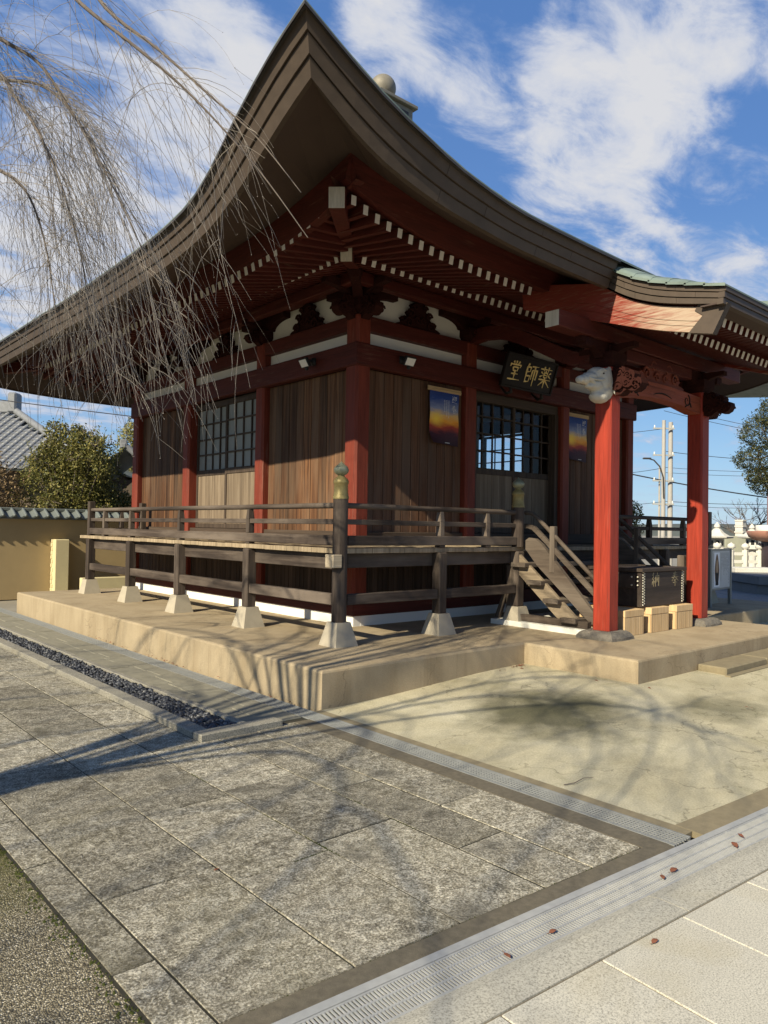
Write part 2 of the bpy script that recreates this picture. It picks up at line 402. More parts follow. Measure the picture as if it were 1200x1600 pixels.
def concrete():
    n = N('yellowish_washed_concrete'); v = n.coord('Object'); a = n.noise(v, .9, 7, .62, .5); b = n.noise(v, 85, 4, .65); c = n.noise(n.coord('Object', (1, 1, 1), rot=(0,0,.6)), 2.7, 7, .65, .8)
    col = n.ramp(a, [(.3, (.42, .37, .24)), (.55, (.56, .505, .345)), (.75, (.64, .59, .43))])
    col = n.mix(n.ramp(c, [(.52, 0.0), (.72, .5)]), col, (.27, .25, .14))
    # algae stain that lies in the damp hollows of the slab
    sp = n.node('ShaderNodeSeparateXYZ'); n.t.links.new(n.node('ShaderNodeTexCoord').outputs['Object'], sp.inputs[0])
    def blob(x, y, rx, ry):
        dx = n.math('DIVIDE', n.math('SUBTRACT', sp.outputs[0], x), rx); dy = n.math('DIVIDE', n.math('SUBTRACT', sp.outputs[1], y), ry)
        return n.math('ADD', n.math('MULTIPLY', dx, dx), n.math('MULTIPLY', dy, dy))
    for x, y, rx, ry, w in STAINS:
        d = n.math('ADD', blob(x, y, rx, ry), n.math('MULTIPLY', n.math('SUBTRACT', n.noise(v, 2.6, 6, .6), .5), 1.7))
        col = n.mix(n.ramp(d, [(.1, w*.9), (1.25, 0.0)]), col, (.105, .10, .055))
    col = n.mix(.5, col, n.ramp(b, [(.3, .32), (.68, 1.0)]), 'MULTIPLY')
    wv = n.node('ShaderNodeVectorMath', operation='ADD'); nv = n.node('ShaderNodeTexNoise'); nv.inputs['Scale'].default_value = 2.5; nv.inputs['Detail'].default_value = 5
    n.t.links.new(v, nv.inputs['Vector']); n.t.links.new(v, wv.inputs[0]); n.t.links.new(nv.outputs['Color'], wv.inputs[1])
    ck = n.voro(wv.outputs[0], .55, 'Distance', 'DISTANCE_TO_EDGE')
    col = n.mix(n.ramp(ck, [(.0015, .55), (.005, 0.0)]), col, (.10, .09, .055))
    return n.done(col, .92, nrm=n.bump(n.math('ADD', b, n.math('MULTIPLY', c, .6)), .55, .006), spec=.2)
STAINS = [(-.75, -3.48, .88, .80, .95), (-.42, -3.38, .5, .42, .7), (.55, -4.3, .55, .42, .75), (1.4, -4.7, .6, .4, .5)]
MT['concrete'] = concrete()
def paver():
    n = N('weathered_stone_pavers'); v = n.coord('Object', rnd=1); a = n.noise(v, 3.0, 7, .65, .2); g = n.noise(v, 95, 5, .75, .15); p = n.noise(v, 24, 7, .74, .3); m = n.noise(v, 1.0, 4)
    f = n.math('ADD', n.math('MULTIPLY', g, .55), n.math('ADD', n.math('MULTIPLY', p, .33), n.math('MULTIPLY', a, .22)))
    col = n.ramp(f, [(.42, (.066, .056, .039)), (.49, (.17, .15, .107)), (.55, (.33, .297, .222)), (.62, (.70, .645, .51))])
    col = n.mix(n.ramp(a, [(.50, 0.0), (.66, .72)]), col, (.065, .057, .040))
    col = n.mix(n.ramp(m, [(.5, 0.0), (.75, .22)]), col, (.26, .23, .12))
    col = n.hsv(col, n.math('ADD', n.math('MULTIPLY', n.rnd(), .5), .75))
    h = n.math('ADD', g, n.math('MULTIPLY', p, 1.6))
    return n.done(col, .92, nrm=n.bump(h, .9, .012), spec=.2)
MT['paver'] = paver()
def granite(name, base, dark=.5, sc=260):
    n = N(name); v = n.coord('Object', rnd=1); g = n.noise(v, sc, 3, .7); a = n.noise(v, 3, 5); s = n.noise(v, 1.4, 6, .6, .5)
    col = n.ramp(g, [(.35, tuple(x*dark for x in base)), (.5, base), (.68, tuple(min(1, x*1.25) for x in base))])
    col = n.mix(n.ramp(a, [(.45, 0.0), (.75, .3)]), col, tuple(x*.72 for x in base))
    col = n.mix(n.ramp(s, [(.56, 0.0), (.72, .35)]), col, (base[0]*.75, base[1]*.68, base[2]*.5))
    return n.done(col, .75, nrm=n.bump(g, .3, .002), spec=.35)
MT['granite'] = granite('light_granite_slabs', (.50, .468, .38), .5, 170)
MT['kerb_granite'] = granite('grey_granite_curb', (.27, .25, .20), .32, 110)
MT['pale_stone'] = granite('white_granite_lantern_stone', (.58, .56, .50), .7, 90)
MT['path_curb'] = granite('pale_granite_path_curb', (.42, .395, .32), .5, 130)
MT['path_joint'] = plain('brown_path_joint', (.16, .135, .095), .95, .3, 14)
MT['joint'] = plain('dark_mossy_joint_mortar', (.035, .032, .022), .95, .4, 12, .5)
MT['moss'] = plain('green_joint_moss', (.055, .066, .012), 1.0, .5, 40, .8, dist=.01)
MT['mortar_strip'] = plain('brown_mortar_strip', (.125, .107, .075), .95, .5, 30, .6)
MT['mortar_band'] = plain('tan_drain_edge_concrete', (.22, .182, .112), .95, .3, 14, .5)
MT['tile_stone'] = plain('grey_green_border_tiles', (.22, .205, .155), .9, .35, 12, .4)
MT['steel'] = plain('galvanized_steel', (.37, .37, .35), .55, .25, 20, .1, metal=.12)
MT['steel_old'] = plain('dulled_galvanized_steel', (.23, .235, .225), .6, .3, 20, .1, metal=.1)
MT['dark_pit'] = plain('drain_channel_inside', (.015, .015, .014), .9, .2, 8)
def pebble():
    n = N('dark_blue_grey_pebbles'); v = n.coord('Object'); c = n.node('ShaderNodeNewGeometry').outputs['Random Per Island']
    col = n.ramp(c, [(0.0, (.012, .013, .016)), (.55, (.04, .043, .05)), (.85, (.085, .088, .095)), (1.0, (.19, .185, .175))])
    return n.done(col, .5, nrm=n.bump(n.noise(v, 120, 3), .2, .002), spec=.5)
MT['pebble'] = pebble()
def aggregate():
    n = N('exposed_aggregate_ground'); v = n.coord('Object'); d = n.voro(v, 150); c = n.voro(v, 150, 'Color'); a = n.noise(v, 1.3, 6, .6, .4)
    sp = n.node('ShaderNodeSeparateColor'); n.t.links.new(c, sp.inputs[0])
    col = n.ramp(sp.outputs[0], [(0.0, (.11, .09, .055)), (.5, (.28, .24, .155)), (.85, (.48, .42, .29)), (1.0, (.7, .63, .48))])
    col = n.mix(n.ramp(d, [(.25, 0.0), (.75, .85)]), col, (.055, .048, .034))
    sx = n.node('ShaderNodeSeparateXYZ'); n.t.links.new(n.node('ShaderNodeTexCoord').outputs['Object'], sx.inputs[0])
    e = n.math('SUBTRACT', n.math('ADD', n.math('MULTIPLY', a, 1.5), n.math('MULTIPLY', sx.outputs[1], .75)), -2.62)
    col = n.mix(n.ramp(e, [(.25, 0.0), (.9, .9)]), col, n.ramp(n.noise(v, 60, 4), [(.3, (.035, .032, .008)), (.7, (.12, .115, .025))]))
    return n.done(col, .9, nrm=n.bump(d, .8, .006).node.outputs[0], spec=.2)
MT['aggregate'] = aggregate()
MT['black'] = plain('matt_black_metal', (.02, .02, .02), .5, .1, 10)
MT['dark_bronze'] = plain('dark_iron_fitting', (.03, .026, .022), .5, .2, 10, metal=.4)
MT['lens'] = plain('floodlight_glass', (.75, .75, .72), .15, .05, 40, spec=.5)
MT['lacquer'] = plain('black_brown_lacquer_plaque', (.014, .009, .007), .5, .2, 10, spec=.2)
MT['gold'] = plain('gold_leaf_lettering', (.95, .72, .30), .5, .1, 40, .2, metal=.0)
MT['box'] = wood('dark_offering_box_wood', 'X', [(.25, (.022, .016, .013)), (.6, (.05, .037, .03)), (.8, (.08, .06, .047))], vary=.1, tint=((.10, .075, .055), .4), rough=.6)
MT['nail'] = plain('pale_stud_heads', (.55, .52, .42), .4, .1, 40, metal=.5)
MT['faded_gold'] = plain('faded_gold_paint', (.30, .25, .15), .7, .35, 60)
MT['ink'] = plain('black_ink', (.02, .018, .018), .8, .1, 10)
MT['ink_grey'] = plain('grey_print_ink', (.20, .20, .20), .8, .1, 10)
MT['paper_white'] = plain('white_print', (.80, .80, .80), .8, .05, 10)
MT['sign_face'] = plain('pale_grey_sign_sheet', (.44, .45, .44), .5, .06, 6)
MT['sign_frame'] = plain('aluminium_sign_frame', (.22, .225, .205), .5, .1, 9, metal=.2)
def frosted():
    n = N('frosted_window_glass'); v = n.coord('Object'); a = n.noise(v, 2.5, 3)
    return n.done(n.mix(a, (.20, .21, .19), (.29, .30, .275)), .6, spec=.3)
MT['frosted'] = frosted()
def glass():
    n = N('clear_window_glass'); g = n.node('ShaderNodeBsdfGlossy'); g.inputs['Roughness'].default_value = .02
    t = n.node('ShaderNodeBsdfTransparent'); t.inputs['Color'].default_value = (.92, .94, .95, 1); m = n.node('ShaderNodeMixShader'); m.inputs[0].default_value = .018
    n.t.links.new(t.outputs[0], m.inputs[1]); n.t.links.new(g.outputs[0], m.inputs[2]); n.t.links.new(m.outputs[0], n.out.inputs[0]); return n.m
MT['glass'] = glass()
def shoji():
    n = N('bright_frosted_back_window_pane'); d = n.node('ShaderNodeBsdfDiffuse'); d.inputs[0].default_value = (.8, .82, .85, 1)
    t = n.node('ShaderNodeBsdfTransparent'); t.inputs['Color'].default_value = (.95, .97, 1, 1); m = n.node('ShaderNodeMixShader'); m.inputs[0].default_value = .05
    n.t.links.new(t.outputs[0], m.inputs[1]); n.t.links.new(d.outputs[0], m.inputs[2]); n.t.links.new(m.outputs[0], n.out.inputs[0]); return n.m
MT['pane'] = shoji()
MT['interior'] = plain('dark_interior_wood', (.028, .019, .013), .8, .2, 5)
def poster():
    n = N('printed_sunset_scroll'); t = n.node('ShaderNodeTexCoord'); sp = n.node('ShaderNodeSeparateXYZ'); n.t.links.new(t.outputs['Object'], sp.inputs[0])
    v = n.coord('Object', (2.2, 1, 7)); a = n.noise(v, 2.2, 6, .62, .5)
    z = n.math('ADD', sp.outputs[2], n.math('MULTIPLY', n.math('SUBTRACT', a, .5), .16))
    col = n.ramp(n.math('DIVIDE', n.math('ADD', z, .78), .78), [(0.0, (.03, .012, .02)), (.20, (.06, .016, .03)), (.32, (.42, .06, .035)), (.42, (.90, .38, .04)), (.52, (.80, .50, .18)), (.62, (.26, .30, .45)), (.80, (.03, .07, .27)), (1.0, (.015, .03, .15))])
    # the low sun printed left of the middle
    dx = n.math('ADD', sp.outputs[0], .15); dz = n.math('ADD', sp.outputs[2], .43)
    d = n.math('SQRT', n.math('ADD', n.math('MULTIPLY', dx, dx), n.math('MULTIPLY', n.math('MULTIPLY', dz, dz), 2.0)))
    col = n.mix(n.ramp(d, [(0.0, .9), (.17, 0.0)]), col, (1.0, .72, .08))
    return n.done(col, .6, spec=.3)
MT['poster'] = poster()
def leafmat(name, c1, c2, c3, trans=.25):
    n = N(name); r = n.node('ShaderNodeNewGeometry').outputs['Random Per Island']; big = n.noise(n.coord('Object'), 1.6, 3)
    col = n.ramp(n.math('ADD', n.math('MULTIPLY', r, .7), n.math('MULTIPLY', big, .3)), [(.15, c1), (.5, c2), (.85, c3)])
    b = n.node('ShaderNodeBsdfPrincipled'); n.t.links.new(col, b.inputs['Base Color']); b.inputs['Roughness'].default_value = .55; b.inputs['Specular IOR Level'].default_value = .3
    tr = n.node('ShaderNodeBsdfTranslucent'); n.t.links.new(col, tr.inputs[0]); m = n.node('ShaderNodeMixShader'); m.inputs[0].default_value = trans
    n.t.links.new(b.outputs[0], m.inputs[1]); n.t.links.new(tr.outputs[0], m.inputs[2]); n.t.links.new(m.outputs[0], n.out.inputs[0]); return n.m
MT['leaf_hedge'] = leafmat('olive_hedge_leaves', (.05, .058, .015), (.15, .15, .04), (.34, .29, .09))
MT['leaf_hedge2'] = leafmat('yellow_green_leaves', (.09, .10, .025), (.24, .23, .06), (.42, .35, .12))
MT['leaf_russet'] = leafmat('russet_hedge_leaves', (.07, .05, .025), (.18, .12, .06), (.32, .23, .12))
MT['leaf_pine'] = leafmat('dark_conifer_needles', (.025, .035, .015), (.06, .07, .025), (.13, .12, .045))
MT['bark'] = plain('grey_brown_bark', (.14, .115, .095), .9, .35, 18, .7, dist=.01)
MT['twig'] = plain('pale_grey_cherry_twigs', (.27, .235, .195), .7, .4, 9, .2)
MT['wall_ochre'] = plain('ochre_plaster_wall', (.39, .29, .15), .95, .14, 2.5, .15)
MT['buttress'] = plain('pale_yellow_mortar_post', (.58, .50, .29), .9, .1, 6, .2)
MT['kawara'] = plain('grey_clay_roof_tiles', (.18, .185, .19), .5, .4, 9, .2, spec=.45)
MT['kawara_dark'] = plain('dark_green_grey_wall_tiles', (.13, .145, .135), .5, .3, 9, .2, spec=.4)
MT['house_wall'] = plain('dark_timber_house_wall', (.10, .075, .055), .85, .2, 4)
MT['pole'] = plain('pale_concrete_pole', (.37, .35, .32), .8, .2, 4)
MT['wire'] = plain('black_cable', (.03, .03, .035), .6, .1, 4)
MT['hill'] = plain('far_wooded_hill', (.09, .10, .085), 1.0, .4, .06, .5)
MT['bronze_brown'] = plain('red_brown_painted_metal', (.34, .17, .12), .5, .15, 6)
MT['dark_purple'] = plain('dark_purple_brown_metal', (.045, .032, .038), .5, .2, 6)
MT['ground'] = plain('grey_gravel_yard', (.24, .22, .18), .95, .3, 1.5, .4)
MT['slate'] = granite('dark_grey_paving_slabs', (.20, .20, .195), .7, 120)
MT['leaf_dry'] = plain('dry_red_brown_leaf', (.20, .075, .04), .8, .3, 30)
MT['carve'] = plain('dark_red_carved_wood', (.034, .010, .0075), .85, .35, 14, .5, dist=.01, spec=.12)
MT['white_carve'] = plain('off_white_carved_paint', (.50, .47, .40), .75, .16, 12, .2)
MT['swirl'] = plain('black_carved_line', (.012, .01, .009), .8, .1, 10)

# ------------------------------------------------------------------ ground and paving
def cf(r, f, z):  # metres to the right of / in front of the standpoint
    return Vector((CAM_POS.x + .75067*r + .66042*f, CAM_POS.y - .66067*r + .7509*f, z))
struct('ground', MB().sheet([[(-400,-400,-.06),(900,-400,-.06)],[(-400,900,-.06),(900,900,-.06)]]), MT['ground'])
def slabz(x, y):
    a = min(1, max(0, (x+2.05)/2.7)); b = min(1, max(0, (y+5.3)/1.8)); return .1*(a*a*(3-2*a))*(b*b*(3-2*b))
rows = []
for i in range(31):
    y = -5.27 + i*(3.3/30); row = []
    for k in range(56):
        x = -2.045 + k*(12.0/55); row.append((x, y - (.07*(x+2.05) if i == 0 else .07*(x+2.05)*max(0, 1-i/8)), slabz(x, y)))
    rows.append(row)
struct('concrete_forecourt', MB().sheet(rows, smooth=True), MT['concrete'])
struct('aggregate_path', MB().sheet([[(-16,-9,-.006),(-4.83,-9,-.006)],[(-16,-5.0,-.006),(-4.835,-5.0,-.006)],[(-16,9,-.006),(-4.825,9,-.006)]]), MT['aggregate'])
mo = MB()
for i in range(260):
    y = random.uniform(-5.05, -3.0); x = -4.83 - abs(random.gauss(0, .035))*(1+.8*mnoise.noise((0, y*3, 0)))
    r = random.uniform(.003, .009)
    mo.add([(x+r*math.cos(a)*random.uniform(.7,1.3), y+r*math.sin(a)*random.uniform(.7,1.3), -.008) for a in (0,1.26,2.5,3.8,5.0)]+[(x,y,r*.5)], [(0,1,5),(1,2,5),(2,3,5),(3,4,5),(4,0,5)], 0, True)
for j in range(1300):
    c = random.random()
    if c < .55: x = -3.65+random.gauss(0,.006); y = random.choice([random.uniform(-3.1,-2.9), random.uniform(-4.4,-3.7), random.gauss(-4.27,.06)])
    elif c < .75: x = -3.65 - random.random()*.2; y = -4.32+random.gauss(0,.006)
    elif c < .9: x = -3.15+random.gauss(0,.006); y = random.uniform(-4.4,-3.4)
    else: x = random.uniform(-4.6,-2.5); y = -5.19-.07*(x+3.5)+random.gauss(0,.006)
    r = random.uniform(.003, .009)
    mo.add([(x+r*math.cos(a), y+r*math.sin(a), -.008) for a in (0,1.26,2.5,3.8,5.0)]+[(x,y,r*.45-.002)], [(0,1,5),(1,2,5),(2,3,5),(3,4,5),(4,0,5)], 0, True)
mo.build('moss', MT['moss'], kind='stuff')

yend = lambda x: -5.19 - .07*(x+3.5)
pav = struct('stone_pavement', MB().sheet([[(-4.84,-5.25,-.0035),(-2.3,-5.4,-.0035)],[(-4.84,8.5,-.0035),(-2.3,8.5,-.0035)]]), MT['joint'])
def paver_slab(x0, x1, y0, y1, slant=False):
    g = .0048; e = .0016; nx, ny = max(2, int((x1-x0)/.09)), max(2, int((y1-y0)/.09))
    mb = MB(); rows = []; seed = random.random()*50
    xs = [x0+g] + [x0+g+e] + [lerp(x0+g+e, x1-g-e, (i+1)/nx) for i in range(nx-1)] + [x1-g-e, x1-g]
    dz = random.uniform(-.002, .003)
    for j in range(-1, ny+2):
        row = []
        for i, x in enumerate(xs):
            t = min(max(j/ny, 0), 1)
            ya = (yend(x) if slant else y0) + g + e; yb = y1 - g - e
            y = lerp(ya, yb, t) + (-e if j < 0 else e if j > ny else 0)
            edge = j < 0 or j > ny or i in (0, len(xs)-1)
            wob = .0035*mnoise.noise((x*9+seed, y*9, 0))
            row.append((x + (wob if edge else 0), y + (wob if edge else 0), (-.0048 if edge else dz +  .0022*mnoise.noise((x*6+seed, y*6, 3)))))
        rows.append(row)
    core = [r[1:-1] for r in rows[1:-1]]; mb.sheet(core, smooth=True)
    mb.sheet(rows[:2]); mb.sheet(rows[-2:]); mb.sheet([r[:2] for r in rows]); mb.sheet([r[-2:] for r in rows])
    return mb.build('paver', MT['paver'], pav)
def column_of(x0, x1, ys, slant=True):
    for i in range(len(ys)-1): paver_slab(x0, x1, ys[i], ys[i+1], slant and i == 0)
column_of(-4.83, -4.67, [-5.1,-4.65,-3.62,-3.02,-2.1,-1.2,-.3,.6,1.5,2.4,3.3,4.2,5.2,6.2,7.2])
column_of(-4.67, -4.155, [-5.1,-4.125,-3.13,-2.2,-1.25,-.3,.65,1.6,2.55,3.5,4.5,5.5,6.5,7.5])
column_of(-4.155, -3.65, [-5.1,-4.32,-3.38,-2.45,-1.5,-.55,.4,1.35,2.3,3.25,4.2,5.2,6.2,7.2])
column_of(-3.65, -3.15, [-5.2,-4.215,-3.3,-2.335])
column_of(-3.65, -3.285, [-2.335,-1.6,-.7,.2,1.1,2.0,2.9,3.8,4.7,5.6,6.5], False)
column_of(-3.15, -2.82, [-5.2,-4.70,-3.68,-2.75,-2.335])
column_of(-2.82, -2.445, [-5.2,-4.25,-3.265,-2.28])
# gravel bed between granite curbs
bed = thing('gravel_bed_curb', 'long low granite curb framing the narrow strip of dark pebbles', 'curb', (-3.0, -2.3, 0))
y = -2.195
while y < 6.2:
    L = 1.02; MB().box(-3.28, y+.003, -.03, -3.155, min(y+L, 6.3)-.003, .048, ch=.006).build('curb_stone', MT['kerb_granite'], bed); y += L
MB().box(-3.28, -2.33, -.03, -2.585, -2.20, .050, ch=.006).build('curb_stone', MT['kerb_granite'], bed)
y = -2.19
while y < 6.2:
    L = .62; MB().box(-2.885, y+.003, -.03, -2.825, min(y+L, 6.3)-.003, .042+random.uniform(-.004,.006), ch=.006).build('curb_stone', MT['kerb_granite'], bed); y += L
pb = MB()
ico = bmesh.new(); bmesh.ops.create_icosphere(ico, subdivisions=1, radius=1); IV = [v.co.copy() for v in ico.verts]; IF = [tuple(v.index for v in f.verts) for f in ico.faces]; ico.free()
for i in range(4600):
    y = -2.19 + 8.4*(random.random()**1.35); x = random.uniform(-3.148, -2.892)
    a = random.uniform(.011, .021); m = Matrix.Rotation(random.random()*6.3, 3, 'Z') @ Matrix.Rotation(random.gauss(0,.5), 3, 'X') @ Matrix.Diagonal((a*random.uniform(1,1.7), a, a*random.uniform(.45,.75)))
    z = .016 + random.uniform(-.01, .012) + .012*mnoise.noise((x*6, y*6, 0))
    pb.add([m @ v + Vector((x, y, z)) for v in IV], IF, 0, True)
pb.box(-3.155, -2.20, -.02, -2.885, 6.3, .006)
pb.build('pebbles', MT['pebble'], kind='stuff')
border = struct('border_tiles', MB().sheet([[(-2.83,-2.27,-.008),(-2.30,-2.27,-.008)],[(-2.83,7.5,-.008),(-2.30,7.5,-.008)]]), MT['joint'])
y = -2.195; k = 0
while y < 7:
    L = random.choice((.30,.34,.4)); c = -2.56 + random.uniform(-.07,.07)
    MB().box(-2.815, y, -.02, c-.004, y+L-.008, .006+random.uniform(-.003,.004), ch=.004).build('tile', MT['tile_stone'], border)
    MB().box(c, y, -.02, -2.315, y+L-.008, .006+random.uniform(-.003,.004), ch=.004).build('tile', MT['tile_stone'], border); y += L
struct('mortar_strip', MB().box(-2.44,-5.33,-.03,-2.30,-2.28,.001), MT['mortar_strip'])
struct('drain_edge_band', MB().box(-2.125,-5.33,-.03,-2.047,-2.10,.002), MT['mortar_band'])
# steel drain beside the platform
dr = thing('drain_channel', 'straight galvanized drain grating running along the platform foot towards the cross drain', 'drain', (-2.21,-3.5,0))
MB().box(-2.29,-5.36,-.16,-2.135,7.5,-.12).build('channel_bottom', MT['dark_pit'], dr)
for x in (-2.295, -2.14):
    MB().box(x-.004,-5.36,-.14,x+.009,7.5,.004).build('frame', MT['steel_old'], dr)
yy = -5.36
while yy < 7.4:
    g = MB(); y1 = min(yy+.995, 7.5)
    for x in np.linspace(-2.272, -2.152, 6): g.box(x-.0042, yy, -.006, x+.0042, y1-.006, .001)
    n = int((y1-yy)/(.022 if yy < 1 else .06))
    for i in range(n):
        y = yy + (i+.5)*(y1-yy)/n; g.box(-2.274, y-.0025, -.008, -2.150, y+.0025, -.0015)
    g.build('grate', MT['steel_old'], dr); yy += .995
# cross drain, granite curb and granite path at the front; laid along their own slightly turned line
A0 = Vector((-3.5, -5.19, 0)); ea = Vector((1, -.072, 0)).normalized(); eb = Vector((-.072, -1, 0)).normalized()
def gp(a, b, z): return A0 + ea*a + eb*b + Vector((0,0,z))
def gbox(mb, a0, a1, b0, b1, z0, z1, ch=0):
    return mb.obox(gp((a0+a1)/2,(b0+b1)/2,(z0+z1)/2), ea*(a1-a0)/2, eb*(b1-b0)/2, (0,0,(z1-z0)/2), 0, ch)
struct('mortar_verge', gbox(MB(), -2.2, 1.2, .004, .098, -.03, .002), MT['mortar_strip'])
struct('mortar_verge', gbox(MB(), 1.452, 9, -.06, .098, -.03, .0035), MT['mortar_band'])
cd2 = thing('cross_drain', 'galvanized slotted drain grating crossing in front of the granite curb', 'drain', gp(0,.2,0))
gbox(MB(), -2.4, 9, .10, .31, -.16, -.12).build('channel_bottom', MT['dark_pit'], cd2)
gbox(MB(), -2.4, 9, .10, .138, -.14, .006).build('frame', MT['steel'], cd2)
gbox(MB(), -2.4, 9, .302, .312, -.14, .006).build('frame', MT['steel'], cd2)
a = -2.4
while a < 8.5:
    g = MB(); n = 68 if a < 2.6 else 30
    for i in range(n):
        t = a + (i+.5)*.995/n; gbox(g, t-.0034, t+.0034, .139, .301, -.001, .0035)
    for b in (.145, .195, .248, .298): gbox(g, a+.003, a+.992, b-.004, b+.004, -.0015, .0045)
    g.build('grate', MT['steel'], cd2); a += .995
curb = thing('granite_path_curb', 'pale grey bevelled granite curb stones between the cross drain and the granite path', 'curb', gp(0,.42,0))
for a0, a1 in ((-2.4,-.8),(-.8,.625),(.625,2.2),(2.2,3.8),(3.8,5.4),(5.4,7),(7,9)):
    mb = MB(); P = [(.314,-.03),(.314,.012),(.37,.026),(.505,.03),(.505,-.03)]
    mb.prism([(b, z) for b, z in P], gp(a0+.002,0,0), eb, (0,0,1), ea*(a1-a0-.004)); mb.build('curb_stone', MT['path_curb'], curb)
gpath = struct('granite_path', gbox(MB(), -2.4, 9, .506, 6, -.05, .024), MT['path_joint'])
cuts = [-1.6,-.98,-.46,.05,.565,1.07,1.6,2.1,2.7,3.3,3.9,4.5,5.1]
for i in range(len(cuts)-1):
    for b0, b1 in ((.512,1.12),(1.126,1.75),(1.756,2.4)):
        gbox(MB(), cuts[i]+.003, cuts[i+1]-.003, b0, b1, -.02, .0285+random.uniform(-.0015,.0015), ch=.003).build('granite_slab', MT['granite'], gpath)
# ------------------------------------------------------------------ platform under the hall
ZP = .327
def slab_poly(poly, z0, z1, r=.022):
    """an upright block with a rounded upper edge"""
    mb = MB(); n = len(poly); rings = []
    cx = sum(p[0] for p in poly)/n; cy = sum(p[1] for p in poly)/n
    def inset(d):
        out = []
        for i in range(n):
            p0 = Vector(poly[i-1]); p1 = Vector(poly[i]); p2 = Vector(poly[(i+1)%n])
            e1 = (p1-p0).normalized(); e2 = (p2-p1).normalized(); n1 = Vector((-e1.y, e1.x)); n2 = Vector((-e2.y, e2.x))
            b = (n1+n2); b = b/ max(.3, b.dot(n1)) if b.length > 1e-6 else n1
            out.append(p1 + b*d)
        return out
    prof = [(0, z0), (0, z1-r), (r*.3, z1-r*.3), (r, z1)]
    V = []
    for d, z in prof: V += [(p.x, p.y, z) for p in inset(d)]
    F = [(i*n+k, i*n+(k+1)%n, (i+1)*n+(k+1)%n, (i+1)*n+k) for i in range(len(prof)-1) for k in range(n)]
    mb.add(V, F)
    top = inset(r); mb.add([(p.x, p.y, z1) for p in top], [t[::-1] if False else t for t in tess([(p.x,p.y) for p in top])])
    return mb
platform = struct('hall_platform', slab_poly([(-2.045,-2.10),(.684,-2.10),(.684,-3.45),(4.70,-3.45),(4.70,-2.10),(8.3,-2.10),(8.3,6.72),(-2.045,6.72)], -.05, ZP), MT['mortar'])
st = thing('entry_step', 'low worn concrete step lying against the platform front', 'step', (3.0,-3.6,.1))
for x0, x1 in ((1.86,2.86),(2.865,3.6),(3.605,4.5)):
    MB().box(x0,-3.76,.03,x1,-3.455,.17,ch=.012).build('step_stone', MT['mortar_band'], st)
MB().box(1.80,-3.83,.03,4.5,-3.765,.105,ch=.006).build('step_stone', MT['mortar_band'], st)
# dark paving and steps further right, in the shade of the hall
def cbox(mb, r0, r1, f0, f1, z0, z1, mi=0, ch=0.0):
    c = (cf((r0+r1)/2, (f0+f1)/2, (z0+z1)/2)); A = Vector((.75067,-.66067,0))*(r1-r0)/2; B = Vector((.66042,.7509,0))*(f1-f0)/2
    return mb.obox(c, A, B, (0,0,(z1-z0)/2), mi, ch)
yard = struct('side_yard_paving', cbox(MB(), 5.4, 40, 9.2, 30, -.05, -.012), MT['joint'])
for i in range(13):
    f0 = 9.3 + i*.95
    for j in range(14):
        r0 = 5.4 + j*1.1 + (i % 2)*.5
        cbox(MB(), r0+.006, r0+1.094, f0+.006, f0+.944, -.04, random.uniform(-.003,.004), ch=.006).build('paving_slab', MT['slate'], yard)

# ------------------------------------------------------------------ the hall
hall = thing('temple_hall', 'red timber temple hall with flared brown eaves and white rafter ends', 'temple hall', (3.1, 3.2, ZP))
PX = [0.0, 2.0, 4.25, 6.2]; PY = [0.0, 2.13, 4.42, 6.5]; X1 = 6.2; Y1 = 6.5
def col_mesh(w, z0, z1):
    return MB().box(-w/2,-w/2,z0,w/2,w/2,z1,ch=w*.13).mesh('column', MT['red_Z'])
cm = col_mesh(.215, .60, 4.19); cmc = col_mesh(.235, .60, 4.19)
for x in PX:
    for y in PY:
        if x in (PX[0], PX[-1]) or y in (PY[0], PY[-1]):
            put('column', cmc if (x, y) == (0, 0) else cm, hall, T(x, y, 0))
# a beam that runs round all four walls, butted at the corners
def ring(name, z0, z1, out, mats, sides='LFRB', ch=.01, th=.12):
    o = out
    for s in sides:
        mb = MB()
        if s == 'L': mb.box(-o, -o+.001, z0, -o+th, Y1+o-.001, z1, ch=ch)
        if s == 'R': mb.box(X1+o-th, -o+.001, z0, X1+o, Y1+o-.001, z1, ch=ch)
        if s == 'F': mb.box(-o+.004, -o-.003, z0+.001, X1+o-.004, -o+th, z1-.001, ch=ch)
        if s == 'B': mb.box(-o+.004, Y1+o-th, z0+.001, X1+o-.004, Y1+o+.003, z1-.001, ch=ch)
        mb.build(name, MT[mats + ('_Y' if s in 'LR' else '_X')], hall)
def wallpanel(name, z0, z1, off, m, th=.05, sides='LFRB'):
    for s in sides:
        mb = MB()
        if s == 'L': mb.box(off, .0, z0, off+th, Y1, z1)
        if s == 'R': mb.box(X1-off-th, .0, z0, X1-off, Y1, z1)
        if s == 'F': mb.box(.0, off, z0, X1, off+th, z1)
        if s == 'B': mb.box(.0, Y1-off-th, z0, X1, Y1-off, z1)
        mb.build(name, m, hall)
